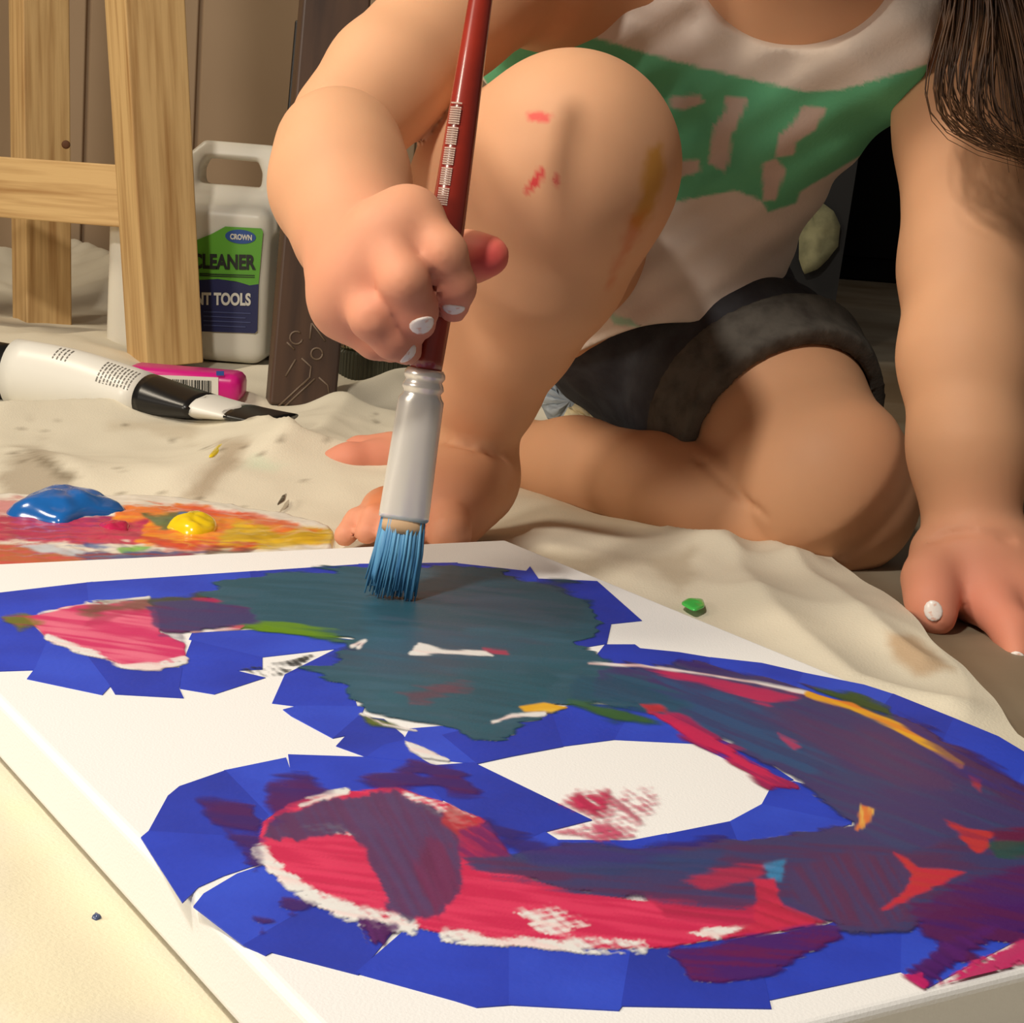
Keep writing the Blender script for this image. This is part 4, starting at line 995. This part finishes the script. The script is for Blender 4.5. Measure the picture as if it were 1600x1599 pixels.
# ------------------------------------------------------------------ jug of cleaner
JY = 1.47; jb = G(295, 568, .004)
JY = float(jb[1]) + .075
jl, jr_ = P(168, 540, JY - .03), P(417, 540, JY - .03); jw = jr_[0] - jl[0]; jt = P(360, 222, JY)[2]
jc = np.array([(jl[0] + jr_[0]) / 2, JY, .003]); H = jt - .003
jug = thing('cleaner_jug', 'white plastic jug with handle and green and blue cleaner label behind the easel leg', 'jug', jc)
jv = Vol((-jw / 2 - .02, -.06, -.004), (jw / 2 + .02, .06, H + .02), .002)
Xj = jv.ax[0][:, None, None]; Yj = jv.ax[1][None, :, None]; Zj = jv.ax[2][None, None, :]
def rbox(cx_, cz_, hx, hy, hz, r):
    qx = np.abs(Xj - cx_) - hx + r; qy = np.abs(Yj) - hy + r; qz = np.abs(Zj - cz_) - hz + r
    return np.sqrt(np.maximum(qx, 0) ** 2 + np.maximum(qy, 0) ** 2 + np.maximum(qz, 0) ** 2) + np.minimum(np.maximum(np.maximum(qx, qy), qz), 0) - r
hb = H * .72
d = rbox(0, hb * .5, jw / 2, .045, hb / 2, .012)
#d = np.maximum(d, -(0.0025 - np.abs(rbox(0, hb * .10, jw / 2, .045, hb * .02, .004) + .002)) - .004)
# shoulders and handle loop: trapezoid ring above the body
u0 = Zj - hb; hx = .044 - np.clip(u0 - H * .20, 0, 9) * .55
outer = np.maximum(np.maximum(np.abs(Xj - .029) - hx, np.abs(Yj) - .028 + .02 * np.clip(u0 / (H - hb), 0, 1)), np.maximum(Zj - H, hb - .02 - Zj))
outer = np.maximum(outer, ((Zj - (H - .016)) - (Xj + .013)) * .707)
d = smin(d, outer, .01)
hole = np.maximum(np.abs(Xj - .029) - (.024 - np.clip(Zj - (H * .87), 0, 9) * .5), np.abs(Zj - H * .862) - H * .042) - .003
d = -smin(-d, hole, .006)
Vj, Qj = nets(jv, d.astype(np.float32)); Vj = relax(Vj, Qj, 4)
obj('bottle_body', jc + Vj, Qj, M_white_plastic, jug)
V, f = lathe([(.016, hb - .004), (.016, hb + .012), (.019, hb + .013), (.019, hb + .030), (.017, hb + .032)], 28); obj('cap', jc + V + np.array([-.038, 0, 0]), f, M_white_plastic, jug)
yj = jc[1] - .0465
def jp(px, py): q = P(px, py, yj); return q
M_green = mat('label_green', lin(96, 168, 44), 0.45); M_navy = mat('label_navy', lin(28, 34, 84), 0.45); M_ink = mat('label_ink', lin(24, 26, 20), 0.5)
M_lw = mat('label_white', lin(220, 216, 205), 0.5); M_oval = mat('label_oval_blue', lin(36, 78, 150), 0.45)
def decal(name, pts, m, parent, dy=0.0, th=.0006):
    p = [jp(*q) - np.array([0, dy, 0]) for q in pts]; n = len(p)
    V = p + [q + np.array([0, th, 0]) for q in p]
    f = [list(range(n)), list(range(n, 2 * n))[::-1]] + [[k, n + k, n + (k + 1) % n, (k + 1) % n] for k in range(n)]
    return obj(name, V, f, m, parent, smooth=False)
lab = decal('label_green_panel', [(200, 405), (260, 400), (305, 376), (330, 366), (352, 354), (408, 357), (411, 362), (404, 444), (390, 446), (370, 440), (340, 436), (300, 438), (200, 440)], M_green, jug)
lab2 = decal('label_navy_panel', [(197, 442), (300, 439), (340, 436), (372, 441), (390, 446), (404, 444), (402, 517), (398, 521), (200, 514)], M_navy, jug)
ov = [(376 + 24 * cos(t), 370 + 11 * sin(t) + 1.5 * cos(t)) for t in np.linspace(0, 2 * pi, 28, endpoint=False)]
decal('label_oval', ov, M_oval, lab, .0006)
def letter(s, px0, py0, px1, py1, hpx, m, parent, dy):
    V, f = text_mesh(s, 1.0, 0.04); w0 = V[:, 0].max() - V[:, 0].min(); h0_ = V[:, 1].max() - V[:, 1].min()
    a, b = jp(px0, py0), jp(px1, py1); L = np.linalg.norm(b - a); ux = (b - a) / L; uz = jp(px0, py0 - hpx) - a; uh = np.linalg.norm(uz); uz /= uh
    W = a + np.outer((V[:, 0] - V[:, 0].min()) / w0 * L, ux) + np.outer((V[:, 1] - V[:, 1].min()) / h0_ * uh, uz); W[:, 1] += -dy + V[:, 2] * 2
    return obj('lettering', W, f, m, parent, smooth=False)
letter('CLEANER', 300, 420, 400, 422, 24, M_ink, lab, .0009)
letter('PAINT TOOLS', 280, 476, 392, 478, 20, M_lw, lab2, .0009)
letter('CROWN', 360, 374, 394, 376, 9, M_lw, lab, .0013)
for k in range(2): decal('label_rule', [(312, 427 + 3 * k), (398, 430 + 3 * k), (398, 431 + 3 * k), (312, 428.5 + 3 * k)], M_ink, lab, .0008)
M_soft = mat('label_faint_print', lin(64, 72, 120), 0.5)
for k in range(4): decal('label_rule', [(318, 486 + 7 * k), (392 - 8 * (k % 2), 489 + 7 * k), (392 - 8 * (k % 2), 491 + 7 * k), (318, 488 + 7 * k)], M_soft, lab2, .0008)

# black board between the jug and the carved post
kb = G(430, 572, .003)
V, f = box(-.028, .030, -.006, .006, 0, .30, .002)
bb = obj('leaning_board', V, f, M_black_plastic, smooth=False, M=frame((kb[0] + .012, kb[1] + .05, .003), (0.02, .10, 1), (1, .1, 0)))
tag(bb, 'narrow black board leaning upright between the jug and the carved post', 'board')

# ------------------------------------------------------------------ carved dark wooden post
M_brown = mat('dark_stained_wood', lin(78, 56, 42), 0.5, noise=(10, lin(46, 32, 26), 0.4, 0.7), stretch=(6, 6, .6))
M_groove = mat('carved_line_wax', lin(106, 88, 72), 0.5)
cb = G(470, 640, .003); yc = float(cb[1]) + .012
c0_, c1_ = P(469, 636, yc), P(545, -260, yc + .06)
cpost = thing('carved_post', 'dark brown wooden post with carved geometric lines standing behind the drop cloth fold', 'post', (cb[0], cb[1], .002))
cw = rad(104, yc)
CM = frame(c0_, c1_ - c0_, (1, .28, 0)); CLn = np.linalg.norm(c1_ - c0_)
V, f = box(-cw / 2, cw / 2, -.014, .014, 0, CLn, .002); obj('board', V, f, M_brown, cpost, smooth=False, M=CM)
CMi = np.array(CM.inverted())
def carve(pts, r=.0007):
    L = []
    for px, py in pts:
        d = ray(px, py); o = CAMP
        dl = CMi[:3, :3] @ d; ol = CMi[:3, :3] @ o + CMi[:3, 3]; s = -.0142 if dl[1] > 0 else .0142
        t = (s - ol[1]) / dl[1]; q = ol + dl * t; q[1] = s; L.append(q)
    V, f = tube(L, r, 6); obj('carved_line', V, f, M_groove, cpost, M=CM)
carve([(434, 636), (460, 612), (484, 590)]); carve([(440, 640), (470, 612), (492, 592)]); carve([(446, 588), (462, 562)]); carve([(471, 560), (486, 573), (484, 590), (472, 602)])
carve([(489, 553 + 0) if False else (495 + 9 * cos(t), 553 + 9 * sin(t)) for t in np.linspace(0, 2 * pi, 17)])
carve([(487, 505), (500, 522), (508, 533)]); carve([(487, 505), (484, 530)]); carve([(463 + 10 * cos(t), 528 + 10 * sin(t)) for t in np.linspace(.3, 5.4, 12)])
carve([(498, 590), (512, 602), (514, 615)]); carve([(448, 535), (460, 546)]); carve([(480, 640), (496, 624)])

# ------------------------------------------------------------------ ribbed tin
rb = G(600, 622, .003); yr = float(rb[1]) + .05; rc = P(597, 600, yr); rr0 = rad(78, yr)
tin = thing('ribbed_tin', 'dark ribbed metal tin standing behind the hand', 'tin', (rc[0], rc[1], .003))
def ribbed(z0, z1, r, nrib, amp):
    n = nrib * 4; V = []; 
    for z, k in ((z0, .98), (z0 + .002, 1), (z1 - .002, 1), (z1, .98)):
        for i in range(n): rr_ = r * k * (1 + amp * (1 if i % 4 in (1, 2) else 0)); V.append((rr_ * cos(2 * pi * i / n), rr_ * sin(2 * pi * i / n), z))
    f = [[i * n + k, i * n + (k + 1) % n, (i + 1) * n + (k + 1) % n, (i + 1) * n + k] for i in range(3) for k in range(n)] + [list(range(n))[::-1], list(range(3 * n, 4 * n))]
    return np.array(V), f
ztop = P(597, 555, yr - rr0)[2]; ztop2 = P(597, 505, yr - rr0)[2]
M_tin = mat('dark_tin', lin(70, 70, 58), 0.35, metal=.6); M_gun = mat('shiny_ribbed_metal', lin(150, 146, 120), 0.22, metal=1.0)
V, f = ribbed(0, ztop - .003, rr0, 70, .02); obj('lower_body', V + np.array([rc[0], rc[1], .003]), f, M_tin, tin, smooth=False)
V, f = ribbed(ztop - .003, ztop2 - .003, rr0 * .93, 60, .03); obj('ribbed_lid', V + np.array([rc[0], rc[1], .003]), f, M_gun, tin, smooth=False)

# ------------------------------------------------------------------ paint tube
t0, t1 = P(-40, 572, 1.07), P(440, 656, 1.00)
tb_ = G(150, 655, .004)
tube_t = thing('paint_tube', 'white and black paint tube with printed text lying on the drop cloth', 'paint tube', (tb_[0], tb_[1], .002))
M_tw = mat('tube_white', lin(228, 226, 218), 0.35); M_tb = mat('tube_black', lin(20, 18, 18), 0.3)
TM = frame(t0, t1 - t0, (0, 0, 1)); TL = np.linalg.norm(t1 - t0)
def tring(s):                                  # half heights along the tube: round shoulder to flat crimp
    k = sstep(.25, 1.0, np.array(s)); return rad(50, 1.12) * (1 - .9 * k) + .0008, rad(44, 1.12) * (1 + .22 * k)
def tsec(s0, s1, m, name, n=36, nz=10, par=None, rough=0):
    V = []
    for s in np.linspace(s0, s1, nz):
        a, b = tring(s)
        for k in range(n):
            t = 2 * pi * k / n; z = s * TL + (rough * math.sin(5 * t) * (1 if abs(s - s0) < 1e-6 or abs(s - s1) < 1e-6 else 0)); V.append((a * cos(t), b * sin(t), z))
    f = [[i * n + k, i * n + (k + 1) % n, (i + 1) * n + (k + 1) % n, (i + 1) * n + k] for i in range(nz - 1) for k in range(n)] + [list(range(n))[::-1], list(range((nz - 1) * n, nz * n))]
    return obj(name, V, f, m, tube_t, M=TM)
tsec(.145, .585, M_tw, 'printed_sleeve'); tsec(.585, .765, M_tb, 'black_band'); tsec(.765, .875, M_tw, 'white_band', rough=.003); tsec(.875, 1.0, M_tb, 'crimped_end', rough=0)
V, f = lathe([(rad(43, 1.12) * k, z) for k, z in ((.85, -.03), (.95, -.027), (.95, .003), (.98, .004), (.98, TL * .145))], 36); obj('cap', V, f, M_tb, tube_t, M=TM)
M_print = mat('grey_print', lin(110, 106, 100), 0.5)
def tprint(s, a0_, a1_, wd):
    V = []; n = 14
    for k in range(n):
        t = a0_ + (a1_ - a0_) * k / (n - 1)
        for ds in (0, wd):
            a, b = tring(s + ds); V.append((1.012 * a * cos(t), 1.012 * b * sin(t), (s + ds) * TL))
    f = [[2 * k, 2 * k + 1, 2 * k + 3, 2 * k + 2] for k in range(n - 1)]
    return np.array(V), f
def seg_text(s, a0_, a1_, wd):
    out = []; a = a0_
    while a < a1_:
        b = min(a1_, a + random.uniform(.06, .20)); out.append(tprint(s, a, b, wd)); a = b + .04
    return out
lines = []
for k in range(10): lines += seg_text(.46 + .0115 * k, 0.25, 1.2, .0042)
for k in range(4): lines += seg_text(.30 + .014 * k, .2, .8, .004)
V, f = join(lines); obj('printed_text', V, f, M_print, tube_t, M=TM, label='rows of tiny grey print')['kind'] = 'stuff'

# ------------------------------------------------------------------ pink bottle lying down
q0 = G(295, 632, .004); yb = float(q0[1]) + .02
pb0, pb1 = P(200, 600, yb), P(381, 606, yb); bl = pb1[0] - pb0[0]
zc = (P(300, 576, yb)[2] + .006) / 2; hb_ = (P(300, 576, yb)[2] - .006)
pink = thing('pink_bottle', 'hot pink bottle with barcode label lying behind the paint tube', 'bottle', ((pb0[0] + pb1[0]) / 2, yb, .004))
M_pinkp = mat('pink_plastic', lin(206, 22, 128), 0.3)
V, f = box(pb0[0], pb1[0], yb - .018, yb + .018, .006, .006 + hb_, .007); obj('bottle_body', V, f, M_pinkp, pink, smooth=True)
V, f = lathe([(.009, 0), (.009, .012), (.006, .014), (.006, .02)], 20); obj('cap', V, f, M_pinkp, pink, M=frame((pb0[0] + .001, yb, .006 + hb_ / 2), (-1, 0, 0), (0, 0, 1)))
yq = yb - .0184
def pp(px, py): return P(px, py, yq)
def dec2(name, pts, m, parent, dy):
    p = [pp(*q) - np.array([0, dy, 0]) for q in pts]; n = len(p); V = p + [q + np.array([0, .0005, 0]) for q in p]
    f = [list(range(n)), list(range(n, 2 * n))[::-1]] + [[k, n + k, n + (k + 1) % n, (k + 1) % n] for k in range(n)]
    return V, f
lbl = obj('barcode_label', *dec2('l', [(242, 586), (341, 590), (341, 628), (242, 624)], M_lw, pink, 0), M_lw, pink, smooth=False, label='white barcode label')
bars = []; x = 252.0
while x < 331:
    wd = random.choice([1.0, 1.0, 1.6, 2.4]); yy = 592 + (x - 250) * .04; bars.append(dec2('b', [(x, yy), (x + wd, yy), (x + wd, yy + 28), (x, yy + 28)], M_ink, lbl, .0004)); x += wd + random.choice([1.0, 1.4, 2.2])
V, f = join(bars); obj('barcode', V, f, M_ink, lbl, smooth=False)
obj('flag_mark', *dec2('f', [(338, 580), (350, 580), (350, 587), (338, 587)], M_oval, pink, .0002), M_oval, pink, smooth=False)

# ------------------------------------------------------------------ things behind the child
M_bin = mat('charcoal_plastic', lin(24, 24, 25), 0.5)
by0_ = 1.9
z_t = P(1300, 196, by0_)[2]
bin_ = thing('storage_bin', 'charcoal plastic bin with straight rim standing behind the child', 'bin', (P(1230, 520, by0_)[0], by0_ + .12, 0))
xl, xr2 = P(1130, 400, by0_)[0], P(1300, 490, by0_)[0]; xt = P(1346, 200, by0_)[0]
Vb2 = [(xl, by0_, .002), (xr2, by0_, .002), (xr2, by0_ + .24, .002), (xl, by0_ + .24, .002), (xl - .03, by0_ - .01, z_t), (xt, by0_ - .01, z_t), (xt, by0_ + .26, z_t), (xl - .03, by0_ + .26, z_t)]
fb2 = [(0, 1, 5, 4), (1, 2, 6, 5), (2, 3, 7, 6), (3, 0, 4, 7), (3, 2, 1, 0), (4, 5, 6, 7)]
obj('bin_body', Vb2, fb2, M_bin, bin_, smooth=False)
V, f = box(xl - .035, xt + .006, by0_ - .016, by0_ + .266, z_t - .012, z_t + .006, .003); obj('rim', V, f, M_bin, bin_, smooth=False)
# rag hung on the bin
rg = []; nu, nv = 18, 26
rp = [(1246, 290), (1262, 292), (1275, 310), (1300, 330), (1311, 352), (1309, 385), (1292, 405), (1275, 420), (1258, 428), (1250, 405), (1248, 350)]
cR = np.mean([P(*p, by0_ - .014) for p in rp], axis=0)
V = [cR + np.array([0, -.003, 0])]; f = []
ringN = []
R_ = []
for i in range(len(rp)):
    a, b = np.array(rp[i]), np.array(rp[(i + 1) % len(rp)])
    for j in range(4): R_.append(a + (b - a) * j / 4)
n = len(R_)
for s in (.35, .7, 1.0):
    for i, p in enumerate(R_): q = P(p[0], p[1], by0_ - .014); V.append(cR + (q - cR) * s + np.array([0, -.003 * (1 - s) + .003 * sin(i * .35 + s), 0]))
for i in range(n):
    f.append([0, 1 + i, 1 + (i + 1) % n])
    for r in range(2): f.append([1 + r * n + i, 1 + (r + 1) * n + i, 1 + (r + 1) * n + (i + 1) % n, 1 + r * n + (i + 1) % n])
M_rag = mat('pale_rag', lin(150, 146, 110), 0.9, noise=(30, lin(110, 108, 80), .4, .6))
ro = obj('rag', V, f, M_rag); md = ro.modifiers.new('thick', 'SOLIDIFY'); md.thickness = .004
tag(ro, 'pale greenish rag hanging against the charcoal bin', 'rag')
# black cabinet far behind
cab_y = float(G(1360, 440, 0)[1])
cx0 = P(1230, 440, cab_y)[0]
cab = thing('black_cabinet', 'large black cabinet standing in the dark behind the child', 'cabinet', (cx0 + .6, cab_y + .25, 0))
M_blk = mat('black_lacquer', lin(9, 8, 8), 0.7, spec=.1)
V, f = box(cx0, cx0 + 1.3, cab_y, cab_y + .5, .001, 1.4, .004); obj('carcass', V, f, M_blk, cab, smooth=False)
for k in range(2):
    V, f = box(cx0 + .02 + .64 * k, cx0 + .64 + .64 * k, cab_y - .015, cab_y + .001, .06, 1.38, .003); obj('cabinet_door', V, f, M_blk, cab, smooth=False)
# crumpled pale sheets beside the folded knee
def crumple(name, pts, Y, m, label, th=.012, rest=True):
    c = np.mean([P(*p, Y) for p in pts], axis=0); o_ = []
    for i in range(len(pts)):
        a, b = np.array(pts[i], float), np.array(pts[(i + 1) % len(pts)], float)
        for j in range(5): o_.append(a + (b - a) * j / 5)
    n = len(o_); V = [c + np.array([0, -th, th * .3])]
    for s in (.4, .75, 1.0):
        for i, p in enumerate(o_): V.append(c + (P(p[0], p[1], Y) - c) * s + np.array([0, -th * (1 - s) + th * .5 * sin(i * 1.7 + s * 4), 0]))
    f = []
    for i in range(n):
        f.append([0, 1 + i, 1 + (i + 1) % n])
        for r in range(2): f.append([1 + r * n + i, 1 + (r + 1) * n + i, 1 + (r + 1) * n + (i + 1) % n, 1 + r * n + (i + 1) % n])
    o = obj(name, V, f, m); md = o.modifiers.new('thick', 'SOLIDIFY'); md.thickness = .0015; o['label'] = label; o['category'] = name.replace('_', ' '); return o
M_daylit = mat('daylight_blue_cloth', lin(186, 196, 206), .8); M_cp = mat('cream_paper', lin(222, 206, 168), .8)
crumple('daylit_cloth', [(832, 600), (850, 582), (880, 588), (920, 615), (955, 648), (950, 690), (880, 690), (850, 640)], 1.03, M_daylit, 'crumpled drop cloth tinted daylight blue on the floor behind the planted foot')  # stands for drop cloth; the blue of daylight is put into its colour
crumple('cloth_scrap', [(880, 650), (900, 628), (920, 625), (955, 640), (980, 660), (975, 700), (890, 700)], 1.01, M_cp, 'cream cloth scrap on the floor between the two legs')
